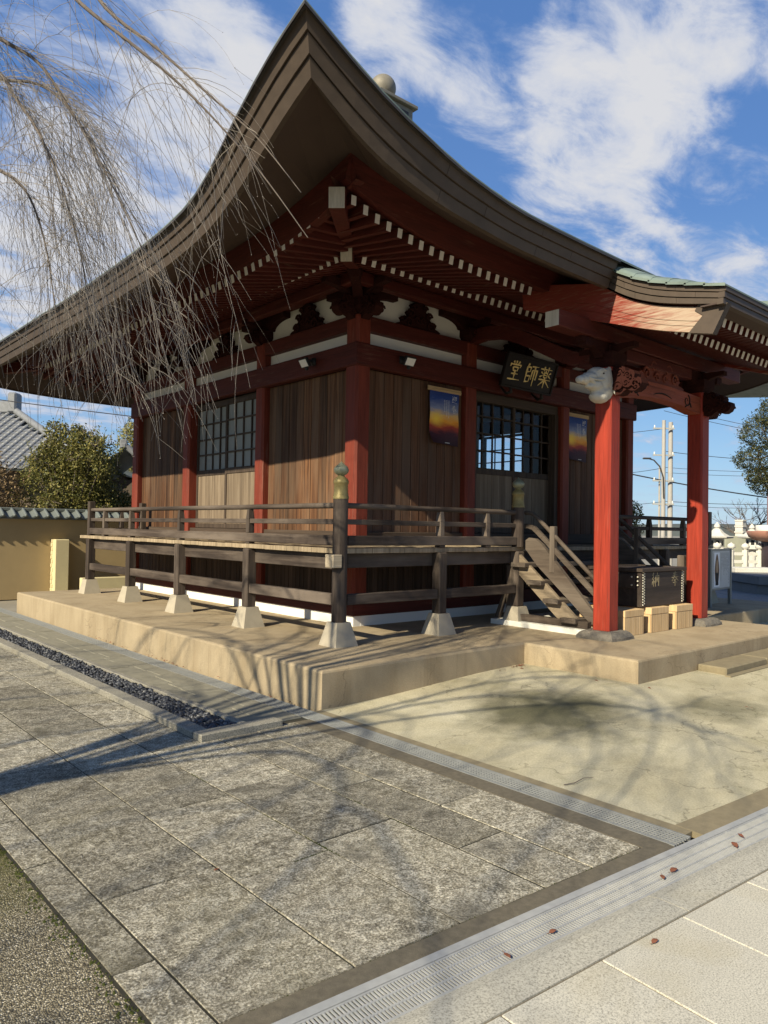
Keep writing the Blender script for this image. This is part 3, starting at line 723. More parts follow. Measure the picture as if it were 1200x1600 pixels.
# foundations: white base, red ground sill, skirting boards
for s, b in (('L',(-.055,-.055,-.02+.08,Y1+.055)),('R',(X1-.06,-.055,X1+.055,Y1+.055)),('F',(.061,-.058,X1-.061,.08)),('B',(.061,Y1-.08,X1-.061,Y1+.058))):
    MB().box(b[0],b[1],ZP-.01,b[2],b[3],.452).build('foundation', MT['plaster'], hall)
ring("ground_sill", .453, .655, .075, 'red')
sk = MB().box(-.042,-.011,0,.042,.011,.63,ch=.004).mesh('skirt_board', MT['skirt'])
for i in range(72):
    t = .15 + i*.0875
    if t < Y1-.12: put('skirt_board', sk, hall, T(-.005+random.uniform(-.006,.004), t, .656, math.pi/2))
    if t < X1-.12: put('skirt_board', sk, hall, T(t, -.005+random.uniform(-.006,.004), .656))
wallpanel('backing_wall', .6, 1.33, .03, MT['interior'], .03)
ring('floor_sill', 1.33, 1.495, .05, 'lat', ch=.008)
ring('lower_tie_beam', 3.535, 3.82, .14, 'red', ch=.012)
ring('head_beam', 4.0, 4.188, .085, 'red', ch=.01)
wallpanel('plaster_panel', 3.815, 4.005, .015, MT['plaster'])
wallpanel('frieze_plaster', 4.185, 4.62, .02, MT['plaster'])
ring('wall_purlin', 4.56, 4.76, .07, 'red', ch=.008)
ring('eave_purlin', 4.46, 4.60, .36, 'red', ch=.008, th=.11)
# vertical wall boards in the closed bays
def bd(w, m):
    return MB().box(-w/2+.0035,-.014,0,w/2-.0035,.014,2.05,ch=.006).mesh('wall_board', MT[m])
bL = bd(.168, 'board'); bF = bd(.17, 'board_front')
for (a, b) in ((0.12, 2.02), (4.53, 6.39)):
    n = 11
    for i in range(n):
        w = (b-a)/n; put('wall_board', bL, hall, T(.015+random.uniform(-.004,.004), a+(i+.5)*w, 1.49, math.pi/2, (w/.168,1,1)))
for (a, b) in ((0.12, 1.89), (4.36, 6.09)):
    n = 11
    for i in range(n):
        w = (b-a)/n; put('wall_board', bF, hall, T(a+(i+.5)*w, .015+random.uniform(-.004,.004), 1.49, 0, (w/.17,1,1)))
for (p, q, ax) in ((0.1,2.03,'R'),(4.52,6.4,'R'),(0.1,1.9,'B'),(4.35,6.1,'B')):  # the two far walls
    if ax == 'R': MB().box(X1-.03,p,1.49,X1+.01,q,3.54).build('wall_panel', MT['board_front'], hall)
    else: MB().box(p,Y1-.03,1.49,q,Y1+.01,3.54).build('wall_panel', MT['board_front'], hall)
# sliding lattice leaves: 4 x 4 panes above, two wood panels below
def leaf(wd, z0, zmid, z1, panemat, parent, M, rows=4, cols=4):
    st_ = .05
    fr = MB()
    fr.box(0,-.02,z0,st_,.02,z1,ch=.003); fr.box(wd-st_,-.02,z0,wd,.02,z1,ch=.003)
    fr.box(st_,-.019,z1-.05,wd-st_,.019,z1,ch=.003); fr.box(st_,-.019,z0,wd-st_,.019,z0+.07,ch=.003); fr.box(st_,-.019,zmid-.045,wd-st_,.019,zmid+.045,ch=.003)
    f = fr.build('window_leaf', MT['lat_Z'], parent, M)
    iw = wd-2*st_; zh = z1-.05-(zmid+.045)
    for c in range(1, cols):
        x = st_+iw*c/cols; put('lattice_bar', MB().box(x-.009,-.016,zmid+.045,x+.009,.008,z1-.05).mesh('lattice_bar', MT['lat_Z']), f, M)
    for r in range(1, rows):
        z = zmid+.045+zh*r/rows; put('lattice_bar', MB().box(st_,-.02,z-.011,wd-st_,.004,z+.011).mesh('lattice_bar', MT['lat_X']), f, M)
    for r in range(rows):
        for c in range(cols):
            put('pane', MB().box(st_+iw*c/cols+.001,.0085,zmid+.045+zh*r/rows+.001,st_+iw*(c+1)/cols-.001,.0125,zmid+.045+zh*(r+1)/rows-.001).mesh('pane', panemat), f, M)
    for c in range(2):
        put('panel', MB().box(st_+iw*c/2+.003,-.006,z0+.07,st_+iw*(c+1)/2-.003,.006,zmid-.045,ch=.003).mesh('panel', MT['door_wood']), f, M)
    return f
def window(bay0, bay1, side, panemat):
    w = (bay1-bay0-.22)/2+.02
    for k in range(2):
        t = bay0+.11+k*(w-.03); o = .03+.042*k
        if side == 'L': M_ = Matrix.Translation((o, t+w, 0)) @ Matrix.Rotation(-math.pi/2, 4, 'Z')
        if side == 'R': M_ = Matrix.Translation((X1-o, t, 0)) @ Matrix.Rotation(math.pi/2, 4, 'Z')
        if side == 'F': M_ = T(t, o+.03, 0)
        if side == 'B': M_ = Matrix.Translation((t+w, Y1-o, 0)) @ Matrix.Rotation(math.pi, 4, 'Z')
        leaf(w, 1.50, 2.40, 3.50, panemat, hall, M_)
window(2.13, 4.42, 'L', MT['frosted']); window(2.0, 4.25, 'F', MT['glass']); window(2.13, 4.42, 'R', MT['pane']); window(2.0, 4.25, 'B', MT['pane'])
MB().box(2.1,-.02,3.40,4.14,.10,3.535,ch=.004).build('door_lintel', MT['lat_X'], hall)
MB().box(.02,2.23,3.44,.10,4.31,3.535,ch=.004).build('window_lintel', MT['lat_Y'], hall)
for x in (2.115+.03, 4.135-.03): MB().box(x-.05,-.03,1.495,x+.05,.11,3.40,ch=.004).build('door_jamb', MT['lat_Z'], hall)
MB().box(.05,.05,1.27,X1-.05,Y1-.05,1.325).build('floor', MT['interior'], hall)
MB().box(.07,.07,3.9,X1-.07,Y1-.07,3.95).build('ceiling', MT['interior'], hall)
MB().box(4.75,2.3,1.32,4.88,2.42,3.9,ch=.01).build('inner_post', MT['pale'], hall)
# bracket sets on the column heads
def arm_poly(L, h):
    P = [(-L, h), (-L, h*.62)]
    for i in range(7):
        a = i/6*math.pi/2; P.append((-L+.02+(L*.62)*math.sin(a)*1.0, h*.62*math.cos(a)*1.0*(1-.0)))
    P = P + [(-x, y) for x, y in P[::-1]]
    return P
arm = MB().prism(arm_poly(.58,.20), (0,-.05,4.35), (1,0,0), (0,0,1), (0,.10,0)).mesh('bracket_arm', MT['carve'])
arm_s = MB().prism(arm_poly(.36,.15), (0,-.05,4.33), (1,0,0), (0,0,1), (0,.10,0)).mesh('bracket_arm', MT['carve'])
def taper(w0, w1, z0, z1):
    V = [(sx*w/2, sy*w/2, z) for w, z in ((w0,z0),(w1,z0+.07),(w1,z1)) for sx, sy in ((-1,-1),(1,-1),(1,1),(-1,1))]
    return MB().add(V, [(0,1,5,4),(1,2,6,5),(2,3,7,6),(3,0,4,7),(4,5,9,8),(5,6,10,9),(6,7,11,10),(7,4,8,11),(8,9,10,11),(3,2,1,0)])
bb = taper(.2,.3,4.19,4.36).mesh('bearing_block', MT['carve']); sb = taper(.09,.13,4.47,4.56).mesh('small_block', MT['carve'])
def bracket(x, y, along):
    rz = 0 if along == 'X' else math.pi/2
    put('bearing_block', bb, hall, T(x,y,0,rz)); 
    a = put('bracket_arm', arm, hall, T(x,y,0,rz)); put('bracket_arm', arm_s, hall, T(x,y,0,rz+math.pi/2))
    for t in (-.5, 0, .5):
        dx, dy = (t, 0) if along == 'X' else (0, t)
        put('small_block', sb, a, T(x+dx,y+dy,0))
for x in PX[1:3]: bracket(x, -.03, 'X')
for y in PY[1:]: bracket(-.03, y, 'Y')
bracket(0, -.03, 'X'); put('bracket_arm', arm, hall, T(-.03,0,0.003,math.pi/2)); bracket(X1, -.03, 'X')
ca = put('bracket_arm', MB().prism(arm_poly(.62,.17), (0,-.06,4.36), (1,0,0), (0,0,1), (0,.12,0)).mesh('bracket_arm', MT['carve']), hall, T(0,0,0,math.pi/4))
put('small_block', taper(.11,.17,4.46,4.60).mesh('small_block', MT['carve']), ca, T(-.42,-.42,0,math.pi/4))
# carved struts in the middle of each bay, with scrolled outline
def scroll_poly(w, h):
    R = [(0,0),(.5,0),(.53,.06),(.47,.12),(.40,.15),(.40,.24),(.44,.30),(.38,.38),(.29,.38),(.25,.46),(.29,.55),(.25,.64),(.18,.65),(.14,.76),(.19,.86),(.13,.95),(.08,1.0),(0,1.0)]
    return [(x*w, y*h) for x, y in R] + [(-x*w, y*h) for x, y in R[::-1][1:-1]]
ks = MB(); ks.prism(scroll_poly(.74,.36), (0,-.03,4.19), (1,0,0), (0,0,1), (0,.08,0))
for sx in (-1, 1):
    for (cx, cz, r0) in ((.20,4.25,.075),(.16,4.38,.06),(.05,4.30,.05),(.09,4.47,.045)):
        pts = [(sx*(cx + r0*(1-i/16)*math.cos(i*.62)), -.045-.004*i/16, cz + r0*(1-i/16)*math.sin(i*.62)) for i in range(15)]
        ks.tube(pts, [.018*(1-i/22) for i in range(15)], 5)
ksm = ks.mesh('carved_strut', MT['carve'])
for i in range(3):
    put('carved_strut', ksm, hall, T((PX[i]+PX[i+1])/2, -.02, 0)); put('carved_strut', ksm, hall, T(-.02, (PY[i]+PY[i+1])/2, 0, -math.pi/2))
def blob(name, balls, mat, parent, M=None, vox=.014, amp=.006, fr=28):
    bm = bmesh.new()
    for c, r, rot in balls:
        m = Matrix.Translation(c) @ Matrix.Rotation(math.radians(rot), 4, 'Y') @ Matrix.Diagonal((*r, 1))
        bmesh.ops.create_icosphere(bm, subdivisions=3, radius=1, matrix=m)
    me = bpy.data.meshes.new(name+'_raw'); bm.to_mesh(me); bm.free()
    o = bpy.data.objects.new('tmp_blob', me); COL.objects.link(o)
    md = o.modifiers.new('r', 'REMESH'); md.mode = 'VOXEL'; md.voxel_size = vox; md.use_smooth_shade = True
    sm = o.modifiers.new('s', 'SMOOTH'); sm.iterations = 3; sm.factor = .5
    dg = bpy.context.evaluated_depsgraph_get(); m2 = bpy.data.meshes.new_from_object(o.evaluated_get(dg)); m2.name = name
    bpy.data.objects.remove(o); bpy.data.meshes.remove(me)
    for v in m2.vertices:
        n = v.normal.copy(); v.co += n*amp*(mnoise.noise(v.co*fr) + .6*abs(mnoise.noise(v.co*fr*2.2)))
    m2.materials.clear(); m2.materials.append(mat)
    for p in m2.polygons: p.use_smooth = True
    return put(name, m2, parent, M)
# carved scroll noses that stick out past the column heads
NP = [(0,-.13),(.07,-.155),(.13,-.15),(.17,-.115),(.21,-.10),(.255,-.125),(.31,-.13),(.365,-.10),(.395,-.045),(.385,.01),(.345,.03),(.315,.005),(.295,.03),(.305,.075),(.285,.115),(.24,.13),(.21,.10),(.185,.125),(.175,.165),(.13,.185),(.08,.17),(.05,.185),(0,.185)]
nm_ = MB(); nm_.prism(NP, (0,-.065,0), (1,0,0), (0,0,1), (0,.13,0)); nm_.prism([(x*.72+.02, z*.72+.008) for x, z in NP], (0,-.092,0), (1,0,0), (0,0,1), (0,.184,0))
for sy in (-1, 1):
    for cx, cz, r0, w in ((.325,-.055,.055,1),(.235,.06,.05,-1),(.12,.10,.06,1),(.11,-.06,.075,-1),(.21,-.03,.04,1)):
        nm_.tube([(cx+w*r0*(1-i/15)*math.cos(i*.62), sy*(.094+.012*i/14), cz+r0*(1-i/15)*math.sin(i*.62)) for i in range(14)], [.012*(1-i/22) for i in range(14)], 5)
    nm_.lathe((.27, sy*.1, .02), [(0,-.016),(.016,-.008),(.016,.008),(0,.016)], 8)
nose_mesh = nm_.mesh('carved_nose', MT['carve'])
for (x, y, rz) in ((0,0,math.pi),(0,0,-math.pi/2)): put('carved_nose', nose_mesh, hall, T(x,y,4.27,rz))
for (x, y, rz) in ((2.0,-.03,-math.pi/2),(4.25,-.03,-math.pi/2),(-.03,2.13,math.pi),(-.03,4.42,math.pi)):
    put('carved_nose', nose_mesh, hall, T(x,y,4.27,rz,(.8,.8,.75)))

# ------------------------------------------------------------------ roof
class Side:
    def __init__(s, c, a, o, L, zf, bul, far=1.0, sc=(1,1)): s.c = Vector(c); s.a = Vector(a); s.o = Vector(o); s.L = L; s.zf = zf; s.b = bul; s.far = far; s.sc = sc
    def dd(s, d): return min(max(d, 0), max(s.L-d, 0)*s.far)
    def sm(s, d): t = min(1, s.dd(d)/2.2); return t*t*(3-2*t)
    def h(s, d): return lerp(.35, .25, s.sm(d))
    def lean(s, d): return lerp(.165, .09, s.sm(d))
    def bot(s, d): return 4.12 + (s.zf(s.dd(d))-4.12)*(s.sc[1] if d > s.L/2 else s.sc[0])
    def P(s, d, t, off=0.0, dz=0.0):
        e = s.lean(d)*t + off; q = s.c + s.a*d + s.o*(e + s.b*s.sm(d))
        q = q - s.a*e*max(0, 1-d) + s.a*e*max(0, 1-(s.L-d))
        q.z = s.bot(d) + s.h(d)*t + dz; return q
zL = pw([0,.45,.8,1.4,1.9,3,5.4,6.5], [4.873,4.70,4.56,4.37,4.27,4.16,4.11,4.11])
zFr = pw([0,.45,.8,1.5,2.4,3.8,6,6.5], [4.873,4.60,4.44,4.26,4.165,4.14,4.13,4.13])
CFL, CFR, CBL, CBR = (-2.69,-2.69,0), (8.85,-2.69,0), (-2.69,9.1,0), (8.85,9.1,0)
SL = Side(CFL, (0,1,0), (-1,0,0), 11.79, zL, -.14, 1.9, (1, .3)); SF = Side(CFL, (1,0,0), (0,-1,0), 11.54, zFr, .11)
SR = Side(CFR, (0,1,0), (1,0,0), 11.79, zL, 0); SB = Side(CBL, (1,0,0), (0,1,0), 11.54, zFr, 0, 1.0, (.3, 1))
KX0, KX1 = 1.13, 4.66   # the entrance roof
roof = MB(); APX = Vector((3.08, 3.2, 0)); AH = .40; ZM = 4.42; ZA = 8.95
def roofpt(s, d, r):
    e = s.P(d, 1, .055, .012); mid = s.c + s.a*(s.L/2); fr = d/s.L-.5
    ap = APX + s.o*AH + s.a*(2*AH*fr)
    p = e.lerp(ap, r); p.z = ZM + (e.z-ZM)*(1-r)**2 + (ZA-ZM)*(.45*r+.55*r*r); return p
NC = 24
root = MB()
for d in np.linspace(0,1,2): pass
deckm = MB()
for s in (SL, SF, SR, SB):
    deckm.sheet([[roofpt(s, s.L*k/30, r) - Vector((0,0,.03)) for k in range(31)] for r in np.linspace(0, 1, 13)])
roofo = deckm.build('roof', MT['fascia_edge'], hall)
def course(s, i, mb):
    r0, r1 = i/NC, (i+1)/NC + .004; a = []; b = []; c = []
    for k in range(41):
        d = s.L*k/40; p = roofpt(s, d, r0) + Vector((0,0,.016)); q = roofpt(s, d, min(1,r1)) + Vector((0,0,.002)); a.append(p); b.append(q); c.append(p - Vector((0,0,.02)))
    return mb.sheet([c, a, b], 0, False)
for s in (SL, SF):
    for i in range(NC): course(s, i, MB()).build('copper_course', MT['copper'], roofo)
rest = MB()
for s in (SR, SB):
    for i in range(NC): course(s, i, rest)
rest.build('copper_course', MT['copper'], roofo)
# layered brown fascia, drip edge
def bands(s, d0, d1, name='eave_band', step=1.15, parent=None):
    hs = [(0, .345), (.345, .675), (.675, 1.0)]
    n = max(1, round((d1-d0)/step))
    for k, (t0, t1) in enumerate(hs):
        off = .014*k; sh = (k % 2)*.4
        ed = [d0] + [d0+(d1-d0)*(j+sh)/n for j in range(1, n)] + [d1]
        for j in range(n):
            a, b = ed[j], ed[j+1]; m = max(2, int((b-a)/.18)); mb = MB()
            ga = .002 if j else 0; gb = .002 if j < n-1 else 0
            ds = [lerp(a+ga, b-gb, i/m) for i in range(m+1)]
            lo = [s.P(d, t0+.012, off) for d in ds]; hi = [s.P(d, t1-.012, off) for d in ds]
            hib = [s.P(d, t1-.012, off-.05) for d in ds]; lob = [s.P(d, t0+.012, off-.05) for d in ds]
            mb.sheet([lo, hi, hib, lob, lo]); mb.add([lo[0],hi[0],hib[0],lob[0]], [(0,1,2,3)]); mb.add([lo[-1],hi[-1],hib[-1],lob[-1]], [(3,2,1,0)])
            mb.build(name, MT['fascia'], parent)
    m = int((d1-d0)/.2); ds = [lerp(d0, d1, i/m) for i in range(m+1)]
    MB().sheet([[s.P(d, 1, .06, .012) for d in ds], [s.P(d, 1, .06, -.012) for d in ds], [s.P(d, 1, -.03, -.012) for d in ds]]).build('drip_edge', MT['fascia_edge'], parent)
    MB().sheet([[s.P(d, .02, -.03) for d in ds], [s.P(d, .99, -.03) for d in ds]]).build('fascia_backing', MT['fascia_edge'], parent)
fas = MB().box(3.0,3.1,8.7,3.16,3.3,8.8).build('eaves', MT['fascia_edge'], hall)
bands(SL, 0, SL.L, parent=fas); bands(SF, 0, KX0+2.69, parent=fas); bands(SF, KX1+2.69, SF.L, parent=fas, step=2.5)
bands(SR, 0, SR.L, parent=fas, step=4); bands(SB, 0, SB.L, parent=fas, step=4)
# soffit from the fascia in to the curved red board above the flying rafters
zrtL = pw([0,.4,.9,1.5,2.5,4,6.5], [4.86,4.76,4.66,4.58,4.53,4.50,4.48])
OFF = {'L': (1.75, 1.72), 'F': (2.0, 1.93), 'R': (1.75,1.72), 'B': (1.9,1.85)}
def inner(s, key, d, out, z):
    """a point at distance `out` in front of the wall line, d measured from the eave corner along the side"""
    base = {'L': Vector((-out, -2.69+d, z)), 'F': Vector((-2.69+d, -out, z)), 'R': Vector((X1+out, -2.69+d, z)), 'B': Vector((-2.69+d, Y1+out, z))}[key]
    return base
def zend(dc): return pw([0,.25,.5,.75,1.0,1.4,2.2,6], [4.60,4.52,4.44,4.385,4.345,4.30,4.265,4.255])(dc)
for key, s in (('L',SL),('F',SF),('R',SR),('B',SB)):
    ok = OFF[key][0]; nb = {'L': ('F','B'), 'R': ('F','B'), 'F': ('L','R'), 'B': ('L','R')}[key]; lim = X1 if key in 'FB' else Y1
    cl = 2.69-OFF[nb[0]][0]-.05; cr = 2.69+lim+OFF[nb[1]][0]+.05; lo = []; hi = []; kb = []; kt = []
    for k in range(41):
        u = k/40; d_in = lerp(cl, cr, u); d_out = s.L*u
        dc = min(d_in-cl, cr-d_in)
        zt = zrtL(dc); zb = zend(dc) + .05
        lo.append(s.P(d_out, .02, -.02)); hi.append(inner(s, key, d_in, ok+.05, zt+.0))
        kt.append(inner(s, key, d_in, ok+.048, zt+.006)); kb.append(inner(s, key, d_in, ok-.02, zb))
    MB().sheet([lo, hi]).build('soffit', MT['soffit'], fas)
    kt2 = [p + s.o*(-.12) for p in kt]; kb2 = [p + s.o*(-.10) for p in kb]
    MB().sheet([kb2, kb, kt, kt2]).build('curved_eave_board', MT['red_'+('Y' if key in 'LR' else 'X')], fas)
# rafters: an upper flying row and a lower base row, each with a white painted end
def rafter(p, q, w, h):
    mb = MB(); p = Vector(p); q = Vector(q); mb.beam(q, p, w, h)
    d = (p-q).normalized(); mb.beam(p + d*.0005, p + d*.004, w*.98, h*.98, mi=1)
    return mb
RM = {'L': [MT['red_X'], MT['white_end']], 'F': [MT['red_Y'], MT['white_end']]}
WR, HR = .056, .088
def rafters(key, lo_t, hi_t, step, upper, joined=None):
    out_end = OFF[key][1] if upper else 1.0
    out_in = .80 if upper else -.08
    t = lo_t
    while t <= hi_t:
        lim = (X1 if key in 'FB' else Y1)
        dc = min(t + out_end, lim + out_end - t)           # distance from the hip line
        ze = zend(dc) if upper else 4.435
        rise = .24 if upper else .33
        oi = max(out_in, -t, t-lim)                          # rafters near the corner stop on the hip
        oi = min(oi, out_end-.12)
        zi = ze + (out_end-oi)*rise - (max(0, ze-4.26)*.8*(out_end-oi)/1.1 if upper else 0)
        P = {'L': lambda o, z: (-o, t, z), 'F': lambda o, z: (t, -o, z), 'R': lambda o, z: (X1+o, t, z), 'B': lambda o, z: (t, Y1+o, z)}[key]
        if joined is None: rafter(P(out_end, ze), P(oi, zi), WR, HR).build('rafter', RM[key], fas)
        else: 
            r = rafter(P(out_end, ze), P(oi, zi), WR, HR); joined.v, o = joined.v + r.v, len(joined.v)
            joined.f += [tuple(i+o for i in f) for f in r.f]; joined.m += r.m; joined.s += r.s
        t += step
rafters('L', -1.60, 6.6, .143, True); rafters('L', -.82, 6.6, .139, False)
rafters('F', -1.66, .98, .143, True); rafters('F', -.76, 2.6, .141, False)
jr = MB()
rafters('F', 4.7, 7.5, .15, True, jr); rafters('F', 2.75, 7.0, .15, False, jr)
rafters('R', -1.6, 8.0, .2, True, jr); rafters('R', -.8, 7.4, .2, False, jr); rafters('B', -1.6, 8.0, .2, True, jr); rafters('B', -.8, 7.2, .2, False, jr)
jr.build('far_rafter_row', RM['F'], fas, kind='stuff')
for key in 'LFRB':  # roof boards above the rafters and the red ledge that carries the flying row
    oe = OFF[key][1]
    lim = X1 if key in 'FB' else Y1; a = []; b = []; c = []; e = []
    for k in range(31):
        t = lerp(-oe, lim+oe, k/30); t2 = lerp(-.9, lim+.9, k/30); t3 = lerp(0, lim, k/30); dc = min(t+oe, lim+oe-t)
        Pk = lambda o, tt, z: {'L': (-o,tt,z), 'F': (tt,-o,z), 'R': (X1+o,tt,z), 'B': (tt,Y1+o,z)}[key]
        a.append(Pk(oe, t, zend(dc)+.06)); b.append(Pk(.9, t2, 4.575 + .0)); c.append(Pk(.9, t2, 4.53)); e.append(Pk(0, t3, 4.86))
    MB().sheet([a, b]).build('roof_boards', MT['sheathing'], fas); MB().sheet([c, e]).build('roof_boards', MT['sheathing'], fas)
MB().box(-.995,-.99,4.484,-.91,Y1+.99,4.565,ch=.004).build('rafter_ledge', MT['red_Y'], fas)
MB().box(-.909,-.995,4.484,X1+.909,-.91,4.565,ch=.004).build('rafter_ledge', MT['red_X'], fas)
MB().box(X1+.91,-.99,4.484,X1+.995,Y1+.99,4.565).build('rafter_ledge', MT['red_Y'], fas); MB().box(-.909,Y1+.91,4.484,X1+.909,Y1+.995,4.565).build('rafter_ledge', MT['red_X'], fas)
for i, (p, q, w, h) in enumerate((((-1.02,-1.02,4.435),(.2,.2,4.86),.125,.165),((-1.86,-1.94,4.475),(-.80,-.82,4.62),.145,.185))):
    mb = MB(); mb.beam(q, p, w, h, ch=.006); d = (Vector(p)-Vector(q)).normalized(); mb.beam(Vector(p)+d*.001, Vector(p)+d*.008, w*.98, h*.98, mi=1)
    mb.build('hip_rafter', [MT['red_X'], MT['white_block']], fas)
for (p, q) in (((X1+1.9,-1.94,4.475),(X1-.2,.2,4.8)),((-1.9,Y1+1.9,4.475),(.2,Y1-.2,4.8)),((X1+1.9,Y1+1.9,4.475),(X1-.2,Y1-.2,4.8))):
    MB().beam(q, p, .14, .18).build('hip_rafter', MT['red_X'], fas)
# ball finial on its box at the peak
fin = MB().box(APX.x-.40,APX.y-.40,8.86,APX.x+.40,APX.y+.40,9.28,ch=.01).build('finial_base', MT['finial'], hall)
MB().box(APX.x-.47,APX.y-.47,9.28,APX.x+.47,APX.y+.47,9.345,ch=.01).build('finial_plate', MT['finial'], fin)
for sx, sy in ((0,-1),(-1,0),(1,0),(0,1)):
    MB().obox((APX.x+sx*.405,APX.y+sy*.405,9.07), (.28 if sx == 0 else .006,0,0), (0,.28 if sy == 0 else .006,0), (0,0,.12)).build('finial_panel', MT['fascia_edge'], fin)
MB().lathe((APX.x,APX.y,9.345), [(.24,0),(.2,.05),(.12,.09),(.14,.12)]+[(.245*math.cos(a), .345+.245*math.sin(a)) for a in np.linspace(-.95,1.45,16)]+[(.0,.61)], 28).build('finial_ball', MT['finial'], fin)

# ------------------------------------------------------------------ entrance roof on two pillars
zk = pw([-4.03,-3.39,-3.13,-2.95,-2.70,-2.2,-1.9], [3.885,4.06,4.165,4.265,4.44,4.77,4.97])
zk0 = zk
def zb(x, y):   # the roof skin swells above its drooping verges
    t = min(1, max(0, min(x-KX0, KX1-x)/.55)); u = min(1, max(0, (y+4.03)/.5)); return .11*math.sqrt(t*(2-t))*u
kroof = MB(); ys = np.linspace(-4.03, -1.95, 16)
kroof.sheet([[(KX0, y, zk(y)-.02) for y in ys], [(KX1, y, zk(y)-.02) for y in ys]], flip=True)
kro = kroof.build('entrance_roof', MT['fascia_edge'], hall)
yc = list(np.linspace(-4.06, -1.95, 12))
for i in range(11):
    mb = MB(); a, b = yc[i], yc[i+1]+.02; xs = list(KX0-.03+.6*np.linspace(0,1,9)**1.6)+list(np.linspace(KX0+.7,KX1-.7,6))+list(KX1+.03-.6*np.linspace(1,0,9)**1.6)
    mb.sheet([[(x, a, zk(a)+zb(x,a)-.005) for x in xs], [(x, a, zk(a)+zb(x,a)+.012) for x in xs], [(x, (a+b)/2, zk((a+b)/2)+zb(x,(a+b)/2)+.013) for x in xs], [(x, b, zk(b)+zb(x,b)+.004) for x in xs]])
    mb.add([(KX0-.03, a, zk(a)-.01), (KX0-.03, b, zk(b)-.02), (KX0-.03, b, zk(b)+.004), (KX0-.03, a, zk(a)+.02)], [(0,1,2,3)])
    mb.build('copper_course', MT['copper'], kro)
hk = lambda y: lerp(.165, .225, min(1, max(0, (y+4.0)/1.4)))
for sx, x0 in ((-1, KX0), (1, KX1)):   # layered fascia up both slopes
    for k, (t0, t1) in enumerate(((0,.35),(.35,.68),(.68,1))):
        ed = [-4.02, -3.55-.2*(k%2), -3.1+.12*(k%2), -2.62]
        for j in range(3):
            q = np.linspace(ed[j]+.0015, ed[j+1]-.0015, 6); off = .012*k
            f = lambda y, t, o: Vector((x0+sx*(-.03+o), y, zk(y)-hk(y)*(1-t)-.012))
            lo = [f(y, t0+.03, off) for y in q]; hi = [f(y, t1-.02, off) for y in q]; hb = [f(y, t1-.02, off-.05) for y in q]; lb = [f(y, t0+.03, off-.05) for y in q]
            mb = MB().sheet([lo, hi, hb, lb, lo]); mb.add([lo[0],hi[0],hb[0],lb[0]], [(0,1,2,3)]); mb.build('eave_band', MT['fascia'], kro)
    q = np.linspace(-4.0, -2.6, 8); MB().sheet([[(x0-sx*.05, y, zk(y)-hk(y)) for y in q], [(x0-sx*.05, y, zk(y)-.02) for y in q]]).build('fascia_backing', MT['fascia_edge'], kro)
for k, (z0, z1) in enumerate(((3.715,3.77),(3.774,3.828),(3.832,3.882))):
    n = 3
    for j in range(n):
        a = KX0+(KX1-KX0)*j/n + (.3*(k%2) if j else 0); b = KX0+(KX1-KX0)*(j+1)/n + (.3*(k%2) if j < n-1 else 0)
        MB().box(a+.002,-4.03-.012*k,z0,b-.002,-3.97-.012*k,z1).build('eave_band', MT['fascia'], kro)
MB().box(KX0+.02,-3.97,3.725,KX1-.02,-3.80,3.74).build('soffit', MT['soffit'], kro)
MB().box(KX0+.12,-3.82,3.745,KX1-.12,-3.70,3.80).build('curved_eave_board', MT['red_X'], kro)
MB().sheet([[(KX0+.1,-3.8,3.79),(KX1-.1,-3.8,3.79)],[(KX0+.1,-2.0,4.28),(KX1-.1,-2.0,4.28)],[(KX0+.1,-.9,4.56),(KX1-.1,-.9,4.56)]]).build('roof_boards', MT['sheathing'], kro)
n = 24
for i in range(n):
    x = KX0+.22+(KX1-KX0-.44)*i/(n-1)
    rafter((x,-3.76,3.70), (x,-3.0,3.93), .056, .088).build('rafter', RM['F'], kro)
    rafter((x+.02,-3.31,3.69), (x+.02,-2.1,4.10), .056, .088).build('rafter', RM['F'], kro)
MB().box(KX0+.15,-3.30,3.742,KX1-.15,-3.22,3.80).build('rafter_ledge', MT['red_X'], kro)
# wide worn gable boards with a sheet-metal shoe at the tip
hb0 = pw([-4.0,-3.43,-2.53,-1.6,-.95], [3.455,3.58,3.87,4.18,4.36]); ht0 = lambda y: zk(y)-hk(y)-.03 if y < -2.6 else lerp(zk(-2.6)-hk(-2.6)-.03, 4.60, min(1, (y+2.6)/1.65))
for sx, x0 in ((-1, KX0+.09), (1, KX1-.09)):
    for k, (t0, t1) in enumerate(((0,.24),(.245,.44),(.445,1))):
        q = np.linspace(-3.90, -1.6, 20); mb = MB(); th = .05+.006*k
        lo = [(x0+sx*.006*k, y, lerp(hb0(y), ht0(y), t0)) for y in q]; hi = [(x0+sx*.006*k, y, lerp(hb0(y), ht0(y), t1)) for y in q]
        hi2 = [(x0-sx*th, y, lerp(hb0(y), ht0(y), t1)) for y in q]; lo2 = [(x0-sx*th, y, lerp(hb0(y), ht0(y), t0)) for y in q]
        mb.sheet([lo, hi, hi2, lo2, lo]); mb.add([lo[0],hi[0],hi2[0],lo2[0]], [(0,1,2,3)]); mb.build('gable_board', MT['hafu'], kro)
    mb = MB(); o = sx*.017
    pts = [(-3.66, hb0(-3.66)-.012), (-3.90, 3.462), (-4.04, 3.735), (-3.76, 3.79), (-3.72,3.72), (-3.80, 3.66)]
    mb.prism(pts, (x0+o+sx*.004,0,0), (0,1,0), (0,0,1), (-sx*.085,0,0)); mb.build('gable_board_shoe', MT['fascia'], kro)
